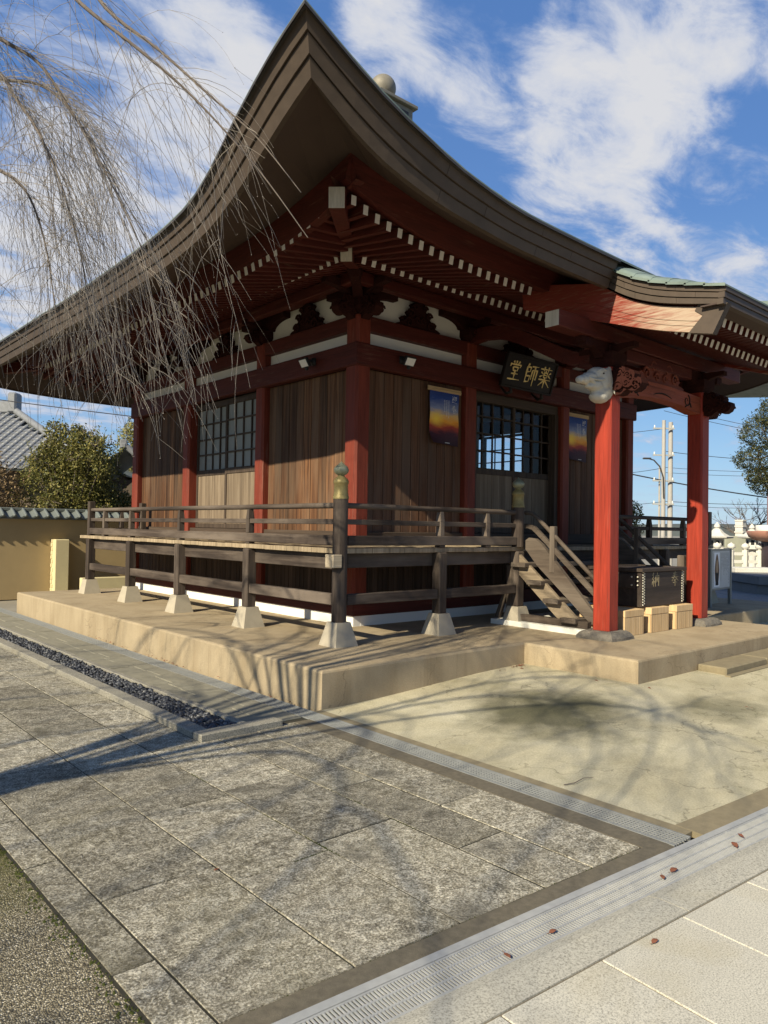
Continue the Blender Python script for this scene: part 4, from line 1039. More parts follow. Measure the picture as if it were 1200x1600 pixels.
# the pillars, beam, carvings
P1 = (1.735, -2.43); P2 = (3.945, -2.43)
pm = MB().box(-.107,-.107,.40,.107,.107,3.44,ch=.022).mesh('entrance_pillar', MT['pillar'])
for i, (x, y) in enumerate((P1, P2)):
    p = put('entrance_pillar', pm, hall, T(x, y, 0))
    s = MB(); m = 12; V = []
    for (r, z) in ((.255,ZP-.01),(.25,ZP+.03),(.215,ZP+.075),(.18,ZP+.092)):
        for k in range(m):
            a = 2*math.pi*(k+.5)/m; sq = min(1/abs(math.cos(a)) if abs(math.cos(a)) > .05 else 9, 1/abs(math.sin(a)) if abs(math.sin(a)) > .05 else 9)
            rr = r*lerp(1, sq, .75)*(1+.05*mnoise.noise((k*1.7, z*9, i*5))); V.append((x+rr*math.cos(a), y+rr*math.sin(a), z+.008*mnoise.noise((k*2.1, z*7, i+3))))
    s.add(V, [(i2*m+k, i2*m+(k+1)%m, (i2+1)*m+(k+1)%m, (i2+1)*m+k) for i2 in range(3) for k in range(m)] + [tuple(range(3*m, 4*m))]); s.build('pillar_base_stone', MT['granite_rough'], hall)
    put('bearing_block', bb, hall, T(x, y, -.77)); put('bracket_arm', arm, hall, T(x, y, -.83)); put('bracket_arm', arm_s, hall, T(x, y, -.80, math.pi/2))
    for t in (-.46, 0, .46): MB().box(x+t-.065,y-.065,3.60,x+t+.065,y+.065,3.70,ch=.012).build('small_block', MT['carve'], hall)
mb = MB(); mb.box(.66,-2.52,3.705,5.02,-2.34,3.885,ch=.008)
for x, s_ in ((.66,-1),(5.02,1)): mb.box(x+s_*.001,-2.515,3.712,x+s_*.006,-2.345,3.878,1)
mb.build('entrance_purlin', [MT['red_X'], MT['white_block']], hall)
ends = [(1.84,3.13),(1.95,3.125),(2.15,3.15),(2.4,3.185),(2.84,3.20),(3.28,3.185),(3.53,3.15),(3.73,3.125),(3.84,3.13),(3.84,3.35),(3.3,3.375),(2.84,3.385),(2.4,3.375),(1.84,3.35)]
beam_ = MB().prism(ends, (0,-2.51,0), (1,0,0), (0,0,1), (0,.16,0)).build('rainbow_beam', paint('faded_red_beam_paint', 'X', (.30,.075,.04), worn=(.34,.2,.13), amount=.6), hall)
for cx, s_ in ((2.22,1),(3.46,-1)):
    for pts, rr in (([(cx+s_*(.085*(1-i/26))*math.cos(i*.36+2), -2.513, 3.26+(.085*(1-i/26))*math.sin(i*.36+2)) for i in range(22)], [.011*(1-i/34) for i in range(22)]),
            ([(cx-s_*.08-s_*.05*i/6, -2.513, 3.24-.05*math.sin(i/6*2.2)) for i in range(7)], [.012,.013,.012,.011,.009,.007,.004]),
            ([(cx+s_*.02+s_*.03*i/4, -2.513, 3.19-.02*i/4) for i in range(5)], [.01,.011,.009,.007,.004])):
        MB().tube(pts, rr, 5).build('carved_swirl', MT['swirl'], beam_)
MB().tube([(2.62+.44*i/10, -2.513, 3.235+.035*math.sin(i/10*math.pi)) for i in range(11)], [.004,.006,.007,.008,.008,.008,.008,.008,.007,.006,.004], 5).build('carved_swirl', MT['swirl'], beam_)
kf = MB(); kf.prism(scroll_poly(1.15,.32), (2.84,-2.48,3.385), (1,0,0), (0,0,1), (0,.10,0))
for sx in (-1, 1):
    for cx, cz, r0 in ((.34,.10,.085),(.18,.20,.075),(.10,.08,.06)):
        kf.tube([(2.84+sx*(cx+r0*(1-i/16)*math.cos(i*.6)), -2.487, 3.385+cz+r0*(1-i/16)*math.sin(i*.6)) for i in range(15)], [.02*(1-i/22) for i in range(15)], 5)
kf.build('carved_strut', paint('faded_red_carving', 'X', (.20,.05,.03), worn=(.25,.14,.09), amount=.5), hall)
MB().box(2.02,-2.50,3.56,3.62,-2.36,3.70,ch=.01).build('entrance_tie', MT['red_X'], hall)
for (x, x2) in ((P1[0], 2.0), (P2[0], 4.25)):   # curved tie beams back to the hall
    pts = [(lerp(x, x2, t), lerp(-2.33, -.1, t), 3.50 + .74*(t*t*(3-2*t)) + .12*math.sin(math.pi*t)) for t in np.linspace(0, 1, 10)]
    mb = MB()
    for a, b in zip(pts[:-1], pts[1:]): mb.beam(a, b, .13, .17)
    mb.build('curved_tie_beam', MT['red_Y'], hall)
hd = blob('carved_beast_head', [((-.09,0,3.13),(.175,.105,.115),0),((-.04,0,3.22),(.14,.11,.15),0),((-.15,0,3.30),(.18,.105,.10),8),((-.33,0,3.27),(.14,.075,.055),-6),((-.45,0,3.225),(.075,.06,.052),10),((-.52,0,3.215),(.045,.055,.045),0),
        ((-.30,0,3.175),(.11,.06,.035),-8),((-.12,-.085,3.28),(.085,.035,.12),15),((-.12,.085,3.28),(.085,.035,.12),15),((-.22,-.075,3.345),(.05,.03,.03),0),((-.22,.075,3.345),(.05,.03,.03),0),((-.36,-.05,3.225),(.085,.022,.022),28),((-.36,.05,3.225),(.085,.022,.022),28),((-.16,0,3.06),(.12,.10,.06),10),((-.22,0,3.19),(.13,.092,.075),0),((-.12,0,3.24),(.15,.115,.13),0)],
        MT['white_carve'], hall, T(P1[0]-.06, P1[1]-.02, 0), vox=.0095, amp=.0035, fr=30)
ey = MB()
for s_ in (-1, 1):
    ey.lathe((P1[0]-.27, P1[1]+s_*.108, 3.315), [(.0,-.014),(.018,-.006),(.018,.006),(0,.012)], 8)
    ey.tube([(P1[0]-.24-.10*i/5, P1[1]+s_*.072, 3.215-.012*math.sin(i/5*3)) for i in range(6)], [.004,.009,.011,.011,.009,.004], 5)
ey.build('carved_eye', MT['swirl'], hd)
for (x, y, rz) in ((P1[0], P1[1]-.09, -math.pi/2), (P2[0], P2[1]-.09, -math.pi/2), (P2[0]+.09, P2[1], 0)):
    put('carved_nose', nose_mesh, hall, T(x, y, 3.24, rz, (.95,1.05,.95)))
cur = MB()   # chiselled curls of mane, brow and lips
for s_ in (-1, 1):
    for cx, cz, r0, off in ((.035,3.345,.052,.100),(.045,3.235,.055,.112),(.02,3.13,.05,.105),(-.09,3.37,.035,.085)):
        cur.tube([(P1[0]-.06+cx+r0*(1-i/15)*math.cos(i*.62), P1[1]-.02+s_*(off+.012*i/14), cz+r0*(1-i/15)*math.sin(i*.62)) for i in range(14)], [.013*(1-i/22) for i in range(14)], 5)
    cur.tube([(P1[0]-.22-.13*t, P1[1]-.02+s_*(.10-.035*t), 3.352-.02*t+.018*math.sin(3.1*t)) for t in np.linspace(0,1,8)], [.008,.014,.017,.016,.014,.012,.009,.006], 6)
    cur.tube([(P1[0]-.20-.30*t, P1[1]-.02+s_*(.103-.045*t), 3.262-.015*t-.02*math.sin(3.1*t)) for t in np.linspace(0,1,9)], [.006,.011,.013,.013,.012,.012,.011,.009,.006], 6)
    cur.tube([(P1[0]-.46-.05*math.cos(a), P1[1]-.02+s_*.052, 3.235+.035*math.sin(a)) for a in np.linspace(-.6,3.6,10)], [.004,.008,.01,.011,.011,.011,.01,.009,.007,.004], 6)
cur.build('carved_curl', MT['white_carve'], hd)

# ------------------------------------------------------------------ veranda round the hall
ver = thing('veranda', 'weathered dark wood veranda with railings on short posts round the hall', 'veranda', (-1.1, -1.1, ZP))
YV, XV, ZD = -1.105, -1.125, 1.326
def deckboard(L, w=.232):
    return MB().box(-w/2,-L,-.052,w/2,0,0,ch=.004).mesh('deck_board', MT['deck'])
dbm = deckboard(1.05)
x = XV + .118
while x < 7.3:
    L = 1.05 if x > -.05 else max(.05, x+1.11)
    w = .232+0*x
    if x > -.05: put('deck_board', dbm, ver, T(x, YV+1.05, ZD+random.uniform(-.003,.003)))
    else:
        xl, xr = x-.114, x+.114; mb = MB().prism([(xl, YV),(xr, YV),(xr, max(YV+.01, xr)),(xl, max(YV+.005, xl+.01))], (0,0,ZD-.052), (1,0,0), (0,1,0), (0,0,.052)); mb.build('deck_board', MT['deck'], ver)
    x += .2335
y = YV + .118
while y < 6.35:
    if y > -.05: put('deck_board', dbm, ver, T(XV+1.05, y, ZD+random.uniform(-.003,.003), -math.pi/2))
    else:
        yl, yr = y-.114, y+.114; MB().prism([(XV, yl),(XV, yr),(max(XV+.005, yr-.012), yr),(max(XV+.003, yl-.012), yl)], (0,0,ZD-.052), (1,0,0), (0,1,0), (0,0,.052)).build('deck_board', MT['deck'], ver)
    y += .2335
MB().box(XV+.08,YV+.2,1.10,XV+.18,6.3,1.272,ch=.006).build('edge_beam', MT['old_Y'], ver); MB().box(XV+.2,YV+.085,1.115,7.2,YV+.175,1.271,ch=.006).build('edge_beam', MT['old_X'], ver)
MB().box(-1.235,-1.168,1.13,-1.12,-1.03,1.265,ch=.005).build('corner_beam_end', wood('pale_corner_beam', 'X', [(.3,(.34,.27,.18)),(.7,(.5,.42,.3))]), ver)
foot = MB(); V = [(sx*w, sy*w, z) for w, z in ((.148,ZP-.01),(.145,ZP),(.088,.565),(.088,.568)) for sx, sy in ((-1,-1),(1,-1),(1,1),(-1,1))]
foot.add(V, [(i*4+k, i*4+(k+1)%4, (i+1)*4+(k+1)%4, (i+1)*4+k) for i in range(3) for k in range(4)] + [(12,13,14,15)])
fm = foot.mesh('footing', MT['footing'])
sqp = MB().box(-.064,-.064,.566,.064,.064,1.272,ch=.012).mesh('post', MT['old_Z']); rdp = MB().tube([(0,0,.566),(0,0,1.842)], .078, 20).mesh('post', MT['old_Z'])
rds = MB().tube([(0,0,1.33),(0,0,1.842)], .078, 20).mesh('post', MT['old_Z'])
gib = MB().lathe((0,0,1.838), [(.083,0),(.083,.028),(.076,.034),(.079,.048),(.074,.058),(.071,.15),(.078,.16),(.081,.175),(.077,.19),(.073,.2),(.06,.215),(.036,.235),(.033,.246)], 22).mesh('post_finial', MT['brass'])
gib2 = MB().lathe((0,0,1.838), [(.033,.246),(.058,.258),(.077,.285),(.077,.312),(.062,.338),(.034,.358),(.012,.378),(0,.392)], 22).mesh('post_finial', MT['verdigris'])
def post(x, y, kind, fin=True):
    p = put('post', {'r': rdp, 's': sqp, 'u': rds}[kind], ver, T(x, y, 0))
    if kind in 'rs': put('footing', fm, p, T(x, y, 0))
    if kind in 'ru' and fin: put('post_finial', gib, p, T(x, y, 0)); put('post_finial', gib2, p, T(x, y, 0))
    return p
RX, RY = -1.085, -1.085
post(RX, RY, 'r')
LY = [.69, 2.53, 4.22]; FX = [.39]
for y in LY: post(RX, y, 's')
post(RX, 5.95, 's')
for x in FX: post(x, RY, 's')
post(1.82, RY, 's'); post(1.82, RY, 'u'); post(4.03, RY, 's'); post(4.03, RY, 'u'); post(5.6, RY, 's'); post(7.1, RY, 's')
def rail_run(p, q, balus, ax):
    p = Vector(p); q = Vector(q); d = (q-p).normalized()
    MB().tube([p+Vector((0,0,1.772)), q+Vector((0,0,1.772))], .031, 10).build('top_rail', MT['old_'+ax], ver)
    MB().beam(p+Vector((0,0,1.603)), q+Vector((0,0,1.603)), .05, .056, ch=.005).build('middle_rail', MT['old_'+ax], ver)
    MB().beam(p+Vector((0,0,1.407)), q+Vector((0,0,1.407)), .09, .105, ch=.006).build('base_rail', MT['old_'+ax], ver)
    for b in balus:
        c = Vector(b); s = d.cross(Vector((0,0,1)))
        mb = MB(); mb.obox(c+Vector((0,0,1.545)), d*.034, s*.04, (0,0,.085), 0, .005)
        V = [c+d*a+s*e+Vector((0,0,z)) for z, w, e_ in ((1.63,.034,.04),(1.745,.022,.03)) for a, e in ((-w,-e_),(w,-e_),(w,e_),(-w,e_))]
        mb.add(V, [(0,1,5,4),(1,2,6,5),(2,3,7,6),(3,0,4,7),(4,5,6,7)]); mb.build('baluster', MT['old_Z'], ver)
        MB().obox(c+Vector((0,0,1.343)), d*.045, s*.04, (0,0,.011)).build('rail_block', MT['old_'+ax], ver)
rail_run((RX,RY+.075,0),(RX,5.93,0), [(RX,y,0) for y in LY+[5.3]], 'Y')
rail_run((RX+.075,RY,0),(1.75,RY,0), [(x,RY,0) for x in FX+[1.2]], 'X')
rail_run((4.1,RY,0),(7.1,RY,0), [(5.1,RY,0),(6.2,RY,0)], 'X')
rail_run((RX+.02,5.95,0),(-.1,5.95,0), [(-.55,5.95,0)], 'X')
for x, y in ((RX,5.95),(-.16,5.95),(7.1,RY)): MB().box(x-.05,y-.05,1.33,x+.05,y+.05,1.92,ch=.006).build('end_post', MT['old_Z'], ver)
for a, b in ((RY+.08,LY[0]-.06),(LY[0]+.064,LY[1]-.06),(LY[1]+.064,LY[2]-.06),(LY[2]+.064,5.88)): MB().box(RX-.04,a,.735,RX+.045,b,.850,ch=.007).build('tie_beam', MT['old_Y'], ver)
for a, b in ((RX+.08,FX[0]-.06),(FX[0]+.064,1.755),(4.1,5.53),(5.67,7.03)): MB().box(a,RY-.04,.737,b,RY+.045,.848,ch=.007).build('tie_beam', MT['old_X'], ver)

# ------------------------------------------------------------------ stairs
sta = thing('wooden_stairs', 'steep open wooden stairs with sloping handrails climbing to the veranda', 'stairs', (2.93, -1.7, ZP))
slope = .84; tl = lambda y: 1.12 - slope*(-y-1.2)   # tread line
for i, y in enumerate((-1.20,-1.45,-1.70,-1.95)):
    MB().box(1.69,y-.105,tl(y)-.045,4.13,y+.12,tl(y)+.012,ch=.006).build('tread', MT['step_X'], sta)
for xs, xo in ((1.80,-1), (4.05,1)):
    d = Vector((0,-1,-slope)).normalized()
    MB().beam((xs,-1.0,tl(-1.0)-.06),(xs,-2.14,tl(-2.14)-.06), .05, .20, ch=.004).build('stringer', MT['deck_X'], sta)
    # wide curved-top side board, rails and balusters
    pts = [(-1.12,1.40),(-1.20,1.45),(-1.30,1.44),(-1.40,1.375),(-2.22,tl(-2.22)+.26),(-2.22,tl(-2.22)+.10),(-1.33,tl(-1.33)+.09),(-1.16,1.29),(-1.12,1.31)]
    xb = xs - xo*.13
    MB().prism(pts, (xb-.028,0,0), (0,1,0), (0,0,1), (.056,0,0)).build('side_board', MT['step_Y'], sta)
    def curve(dz, zt, y0=-1.12):
        return [(xb,y0,zt),(xb,-1.18,zt),(xb,-1.25,zt-.02),(xb,-1.31,zt-.065),(xb,-1.40,zt-.14),(xb,-2.2,zt-.14-.80*.86)]
    MB().tube(curve(0,1.772), .027, 10).build('handrail', MT['step_Y'], sta)
    c = curve(0,1.60); mb = MB()
    for a, b in zip(c[:-1], c[1:]): mb.beam(a, b, .045, .06, ch=.003)
    mb.build('middle_rail', MT['step_Y'], sta)
    for y in (-1.56,): MB().box(xb-.036,y-.036,tl(y)+.2,xb+.036,y+.036,1.60,ch=.006).build('baluster', MT['step_Z'], sta)
    MB().box(xb-.045,-2.28,.385,xb+.045,-2.18,1.24,ch=.01).build('newel_post', MT['step_Z'], sta)
    MB().box(xs-.05,-1.08,.48,xs+.04,-.96,1.10,ch=.006).build('back_leg', MT['step_Z'], sta)
    MB().box(xs-.045,-2.18,.392,xs+.045,-.92,.478,ch=.006).build('base_beam', MT['step_Y'], sta)
    MB().beam((xs-.02,-.80,.40),(xs-.02,-1.05,1.0), .05, .07, ch=.004).build('brace', MT['step_Z'], sta)
tag(MB().box(1.66,-2.16,ZP-.005,4.2,-.78,.391,ch=.006).build('stair_plinth', MT['white_kerb']), 'low white painted plinth under the foot of the wooden stairs', 'plinth')

# ------------------------------------------------------------------ lettering drawn as brush strokes
GL = {
 'hall': [[(.5,1.),(.49,.85)],[(.28,.97),(.36,.86)],[(.74,.98),(.63,.86)],[(.14,.84),(.08,.68)],[(.14,.80),(.88,.82),(.80,.68)],[(.32,.68),(.34,.5)],[(.32,.68),(.69,.69),(.65,.5)],[(.34,.51),(.66,.52)],[(.26,.35),(.74,.37)],[(.5,.49),(.49,.10)],[(.06,.07),(.95,.10)]],
 'master': [[(.24,1.02),(.12,.84)],[(.13,.86),(.12,.06)],[(.13,.84),(.42,.86),(.39,.62)],[(.13,.61),(.40,.63)],[(.13,.40),(.44,.42),(.40,.12)],[(.13,.11),(.41,.13)],[(.5,.90),(1.0,.93)],[(.75,.92),(.73,-.06)],[(.57,.72),(.55,.24)],[(.57,.72),(.94,.74),(.92,.26),(.83,.33)]],
 'medicine': [[(.04,.90),(.96,.93)],[(.34,1.04),(.32,.80)],[(.67,1.05),(.66,.80)],[(.52,.84),(.44,.74)],[(.36,.74),(.37,.50)],[(.36,.74),(.64,.75),(.63,.50)],[(.37,.62),(.63,.63)],[(.37,.50),(.63,.51)],[(.13,.76),(.26,.67)],[(.06,.50),(.27,.60)],[(.90,.78),(.73,.66)],[(.73,.62),(.95,.50)],[(.04,.37),(.97,.40)],[(.5,.48),(.49,-.04)],[(.47,.36),(.08,.05)],[(.53,.37),(.97,.05)]],
 'welcome': [[(.50,.92),(.36,.82)],[(.36,.82),(.35,.42),(.54,.54)],[(.62,.84),(.61,.25)],[(.62,.84),(.90,.86),(.86,.46),(.77,.5)],[(.10,.90),(.20,.80)],[(.04,.60),(.22,.62),(.10,.40),(.22,.27),(.04,.12)],[(.04,.14),(.30,.17),(1.0,.04)]],
 'spring': [[(.2,.87),(.8,.90)],[(.15,.73),(.85,.75)],[(.02,.57),(.98,.61)],[(.52,1.02),(.42,.66),(.05,.30)],[(.54,.60),(.98,.30)],[(.34,.44),(.34,.0)],[(.34,.44),(.69,.45),(.68,.0)],[(.34,.24),(.68,.25)],[(.34,.03),(.68,.04)]],
 'offer': [[(.2,.87),(.8,.90)],[(.15,.73),(.85,.75)],[(.02,.57),(.98,.61)],[(.52,1.02),(.42,.66),(.05,.30)],[(.54,.60),(.98,.30)],[(.3,.36),(.72,.38)],[(.2,.20),(.80,.22)],[(.51,.46),(.5,-.05)]],
 'give': [[(.25,1.),(.10,.80),(.26,.74),(.06,.52),(.38,.56)],[(.22,.54),(.22,.0)],[(.10,.38),(.04,.14)],[(.32,.40),(.41,.2)],[(.5,.76),(.49,.0)],[(.5,.76),(.96,.78),(.95,.04),(.85,.1)],[(.73,1.),(.70,.60),(.56,.28)],[(.72,.58),(.87,.28)]]}
def glyph(mb, key, o, ux, uy, nrm, sz, w, th=.004, mi=0):
    """one character; every stroke a tapering raised ribbon"""
    o = Vector(o); ux = Vector(ux); uy = Vector(uy); nrm = Vector(nrm)
    for st in GL[key]:
        pts = []
        for i in range(len(st)-1):
            for k in range(4): pts.append((lerp(st[i][0], st[i+1][0], k/4), lerp(st[i][1], st[i+1][1], k/4)))
        pts.append(st[-1]); n = len(pts); L = []; Rr = []
        for i, (x, y) in enumerate(pts):
            a = pts[max(0,i-1)]; b = pts[min(n-1,i+1)]; dx, dy = b[0]-a[0], b[1]-a[1]; q = math.hypot(dx, dy) or 1
            t = i/(n-1); ww = w*(.65+.6*math.sin(math.pi*min(1, t*1.25+.12))*1.0)*(1.15-.55*t)
            if abs(dx) > abs(dy): ww *= .75
            L.append((x - dy/q*ww, y + dx/q*ww)); Rr.append((x + dy/q*ww, y - dx/q*ww))
        up = lambda p, z: o + ux*(p[0]*sz) + uy*(p[1]*sz) + nrm*z
        V = [up(p, th) for p in L] + [up(p, th) for p in Rr] + [up(p, 0) for p in L] + [up(p, 0) for p in Rr]
        F = []
        for i in range(n-1): F += [(i, n+i, n+i+1, i+1), (i, i+1, 2*n+i+1, 2*n+i), (n+i, 3*n+i, 3*n+i+1, n+i+1)]
        F += [(0, 2*n, 3*n, n), (n-1, 2*n-1, 4*n-1, 3*n-1)]
        mb.add(V, F, mi)
    return mb
# name plaque over the door, leaning forward
pl = thing('name_plaque', 'dark lacquered plaque with three gold brush characters, leaning out above the door', 'plaque', (2.93,-.36,3.85))
bx = Vector((1,0,0)); up = Vector((0,-.145,.45)).normalized(); nn = bx.cross(up).normalized()
pc = Vector((2.93,-.375,3.835))
MB().obox(pc, bx*.57, up*.225, nn*.02, 0, .006).build('plaque_board', MT['lacquer'], pl)
for sgn in (-1, 1):
    MB().obox(pc+up*sgn*.232+nn*.006, bx*.585, up*.018, nn*.03, 0, .006).build('plaque_frame', MT['lacquer'], pl)
    MB().obox(pc+bx*sgn*.572+nn*.006, bx*.016, up*.214, nn*.03, 0, .006).build('plaque_frame', MT['lacquer'], pl)
    MB().tube([pc+bx*sgn*.36-up*.24+nn*.02, pc+bx*sgn*.36-up*.30+nn*.05, pc+bx*sgn*.37-up*.34-nn*.02, pc+bx*sgn*.36-up*.27-nn*.16], [.02,.028,.022,.012], 8).build('plaque_bracket', MT['dark_bronze'], pl)
for key, t in (('hall',-.40),('master',-.035),('medicine',.30)):
    glyph(MB(), key, pc+bx*(t-.13+.03)-up*.145+nn*.0205, bx, up, nn, .29, .042, .006).build('gold_character', MT['gold'], pl)
# scrolls of the sunset
def scroll(loc, label):
    s = thing('hanging_scroll', label, 'scroll', loc, 'sunset scrolls beside the door')
    L = Matrix.Translation(loc)
    mb = MB(); rows = []
    for j in range(15):
        z = -.04-.74*j/14; row = []
        for i in range(9):
            x = -.28+.56*i/8; y = -.012 + .006*math.sin(j*.8+i*.5) - (.035*max(0, (j-10)/4)**2*(1-i/8))
            row.append((x + (.03*max(0,(j-11)/3)*(1-i/8)), y, z + (.02*max(0,(j-12)/2)*(1-i/8))))
        rows.append(row)
    mb.sheet(rows); mb.sheet([[(p[0], p[1]+.002, p[2]) for p in r] for r in rows], flip=True)
    sh = mb.build('printed_sheet', MT['poster'], s, L)
    t = MB(); glyph(t, 'welcome', (.135,-.021,-.19), (1,0,0), (0,0,1), (0,-1,0), .105, .03, .001); glyph(t, 'spring', (.13,-.021,-.325), (1,0,0), (0,0,1), (0,-1,0), .105, .03, .001)
    t.build('brush_title', MT['paper_white'], sh, L)
    t = MB()
    for c, (x, n) in enumerate(((.075,13),(.035,12),(-.005,9))):
        for k in range(n):
            z = -.16-.019*k; t.box(x-.004,-.0225,z-.011,x+.004,-.0215,z-.003); t.box(x-.006,-.0225,z-.003,x+.006,-.0215,z-.001)
    t.box(-.03,-.062,-.755,.06,-.061,-.748)
    t.build('printed_text', MT['ink_grey'] if False else MT['paper_white'], sh, L)
    MB().tube([(-.325,-.012,-.03),(.325,-.012,-.03)], .012, 8).build('rod', MT['pale_X'], s, L); MB().box(-.325,-.02,-.055,.325,.0,.005,ch=.004).build('top_slat', MT['pale_X'], s, L)
    return s
scroll((1.49,-.045,3.47), 'sunset printed scroll hanging on the boards left of the door, nearer the hall corner')
scroll((4.62,-.045,3.47), 'sunset printed scroll hanging right of the door, partly behind the red pillar')
# floodlights
def flood(loc, rz, label):
    s = thing('floodlight', label, 'floodlight', loc, 'floodlights on the tie beam', rz); L = T(*loc, rz)
    d = Vector((0,-.85,-.53)).normalized(); u = Vector((0,-.53,.85)).normalized(); x = Vector((1,0,0))
    MB().obox(d*.10+Vector((0,0,.02)), x*.085, u*.062, d*.022, 0, .006).build('lamp_housing', MT['black'], s, L)
    MB().obox(d*.1235+Vector((0,0,.02)), x*.072, u*.048, d*.0025).build('lamp_glass', MT['lens'], s, L)
    MB().tube([(0,.06,0),(0,.0,0),(0,-.05,.01)], .02, 8).build('mount_arm', MT['black'], s, L)
    MB().lathe((0,.062,0), [(.0,-.05),(.04,-.045),(.04,.045),(.0,.05)], 10).build('wall_plate', MT['black'], s, L)
    MB().lathe((.01,-.06,-.105), [(0,-.03),(.02,-.022),(.026,0),(.02,.03),(.014,.06)], 10).build('motion_sensor', MT['black'], s, L)
flood((.60,-.205,3.70), 0, 'small black floodlight on the front tie beam right of the hall corner')
flood((-.205,.74,3.70), -math.pi/2, 'small black floodlight on the tie beam of the left wall')
# offering box on pale wooden blocks
ob = thing('offering_box', 'dark studded wooden offering box with faded characters between the red pillars', 'offering box', (3.0,-2.1,.63))
bX0, bX1, bY0, bY1, bZ0, bZ1 = 2.47, 3.53, -2.46, -1.74, .632, 1.09
body = MB().box(bX0,bY0,bZ0,bX1,bY1,bZ1-.03,ch=.008).build('box_body', MT['box'], ob)
MB().box(bX0-.025,bY0-.025,bZ1-.03,bX1+.025,bY0+.09,bZ1+.015,ch=.006).build('box_rim', MT['box'], ob); MB().box(bX0-.025,bY1-.09,bZ1-.03,bX1+.025,bY1+.025,bZ1+.015,ch=.006).build('box_rim', MT['box'], ob)
for x in (bX0+.02, bX1-.02): MB().box(x-.045,bY0+.091,bZ1-.03,x+.045,bY1-.091,bZ1+.014,ch=.006).build('box_rim', MT['box'], ob)
for i in range(9): MB().box(bX0+.07,bY0+.12+i*.058,bZ1-.03,bX1-.07,bY0+.15+i*.058,bZ1+.002,ch=.003).build('box_slat', MT['box'], ob)
MB().box(bX0-.02,bY0+.08,.86,bX0-.002,bY0+.62,1.03,ch=.004).build('box_drawer', MT['box'], ob)
nm = MB().lathe((0,0,0), [(.0125,0),(.011,.006),(.006,.010),(0,.011)], 6).mesh('stud', MT['nail'])
for x in (bX0+.03, bX1-.06):
    for i in range(26): put('stud', nm, body, Matrix.Translation((x+.03*(i%2), bY0-.001, bZ0+.03+i*.0165)) @ Matrix.Rotation(math.pi/2, 4, 'X'))
for y, z in ((-2.42,1.0),(-2.42,.95),(-2.42,.9),(-2.34,1.0),(-2.34,.9)): put('stud', nm, body, Matrix.Translation((bX0-.02, y, z)) @ Matrix.Rotation(-math.pi/2, 4, 'Y'))
for key, x in (('offer',3.21),('give',2.72)):
    glyph(MB(), key, (x-.01, bY0-.001, .875), (1,0,0), (0,0,1), (0,-1,0), .175, .034, .002).build('painted_character', MT['faded_gold'], ob)
for i, (x0, y0, lab) in enumerate(((2.00,-2.52,'leftmost of the three pale wooden blocks under the offering box, beside the red pillar'),(2.58,-2.53,'middle one of the three pale wooden blocks under the offering box'),(3.16,-2.55,'rightmost of the three pale wooden blocks under the offering box'))):
    w = .425; cr = thing('wooden_block', lab, 'wooden block', (x0+w/2, y0+.3, ZP), 'pale blocks under the offering box')
    MB().box(x0+.012,y0+.012,ZP,x0+w-.012,y0+.62,.60).build('block_core', MT['pale'], cr)
    for k in range(8): MB().box(x0+k*w/8+.0015,y0,ZP+.002,x0+(k+1)*w/8-.0015,y0+.011,.545,ch=.002).build('slat', MT['pale'], cr)
    MB().box(x0-.001,y0-.003,.547,x0+w+.001,y0+.62,.628,ch=.004).build('top_plank', MT['pale'], cr)
    for k in range(6): MB().box(x0,y0+.014+k*.1,ZP+.002,x0+.011,y0+.112+k*.1,.545,ch=.002).build('slat', MT['pale'], cr)
# information board right of the entrance
A = cf(5.37, 12.3, 0); B = cf(6.02, 13.0, 0); e = (B-A).normalized(); nb = Vector((-e.y, e.x, 0)) if Vector((-e.y, e.x, 0)).dot(CAM_POS-A) > 0 else Vector((e.y, -e.x, 0))
sg = thing('information_board', 'grey metal information board with a halo figure picture standing right of the entrance', 'sign', (A+B)/2)
for p in (A, B): MB().box(p.x-.026,p.y-.026,-.03,p.x+.026,p.y+.026,1.29,ch=.004).build('sign_post', MT['sign_frame'], sg)
mid = (A+B)/2; W2 = (B-A).length/2-.03
fr = MB().obox(mid+Vector((0,0,.94)), e*W2, nb*.016, (0,0,.345), 0, .004).build('sign_frame', MT['sign_frame'], sg)
MB().obox(mid+Vector((0,0,.94))+nb*.017, e*(W2-.03), nb*.002, (0,0,.31)).build('sign_face', MT['sign_face'], fr)
up3 = Vector((0,0,1)); o3 = mid+nb*.0195+Vector((0,0,.94))
if (B-A).dot(R_) < 0: e = -e
hp = [(.105*math.cos(a)*(1-.35*max(0,math.sin(a))), .26*math.sin(a)) for a in np.linspace(0, 2*math.pi, 24, endpoint=False)]
MB().obox(o3-e*.21, e*.125, nb*.001, up3*.285).build('picture_ground', MT['paper_white'], fr)
MB().prism(hp, o3-e*.21+nb*.001, e, up3, nb*.002).build('picture_halo', plain('brown_halo_print', (.16,.10,.06), .7, .4, 30), fr)
MB().prism([(.035*math.cos(a), .05+.12*math.sin(a)) for a in np.linspace(0,2*math.pi,14,endpoint=False)], o3-e*.21+nb*.003, e, up3, nb*.001).build('picture_figure', plain('tan_figure_print', (.42,.28,.16), .7, .4, 30), fr)
MB().prism([(-.07,-.26),(.07,-.26),(.055,-.12),(.08,-.05),(-.08,-.05),(-.055,-.12)], o3-e*.21+nb*.003, e, up3, nb*.001).build('picture_pedestal', MT['ink'], fr)
tx = MB()
for c in range(9):
    x = .36-.047*c; n = 22 if c < 1 else (random.randint(9, 20))
    for k in range(n):
        z = .27-.024*k
        if random.random() < .9: tx.obox(o3+e*x+up3*z, e*.007, nb*.0008, up3*.0075)
tx.build('printed_text', MT['ink_grey'], fr)
tx = MB()
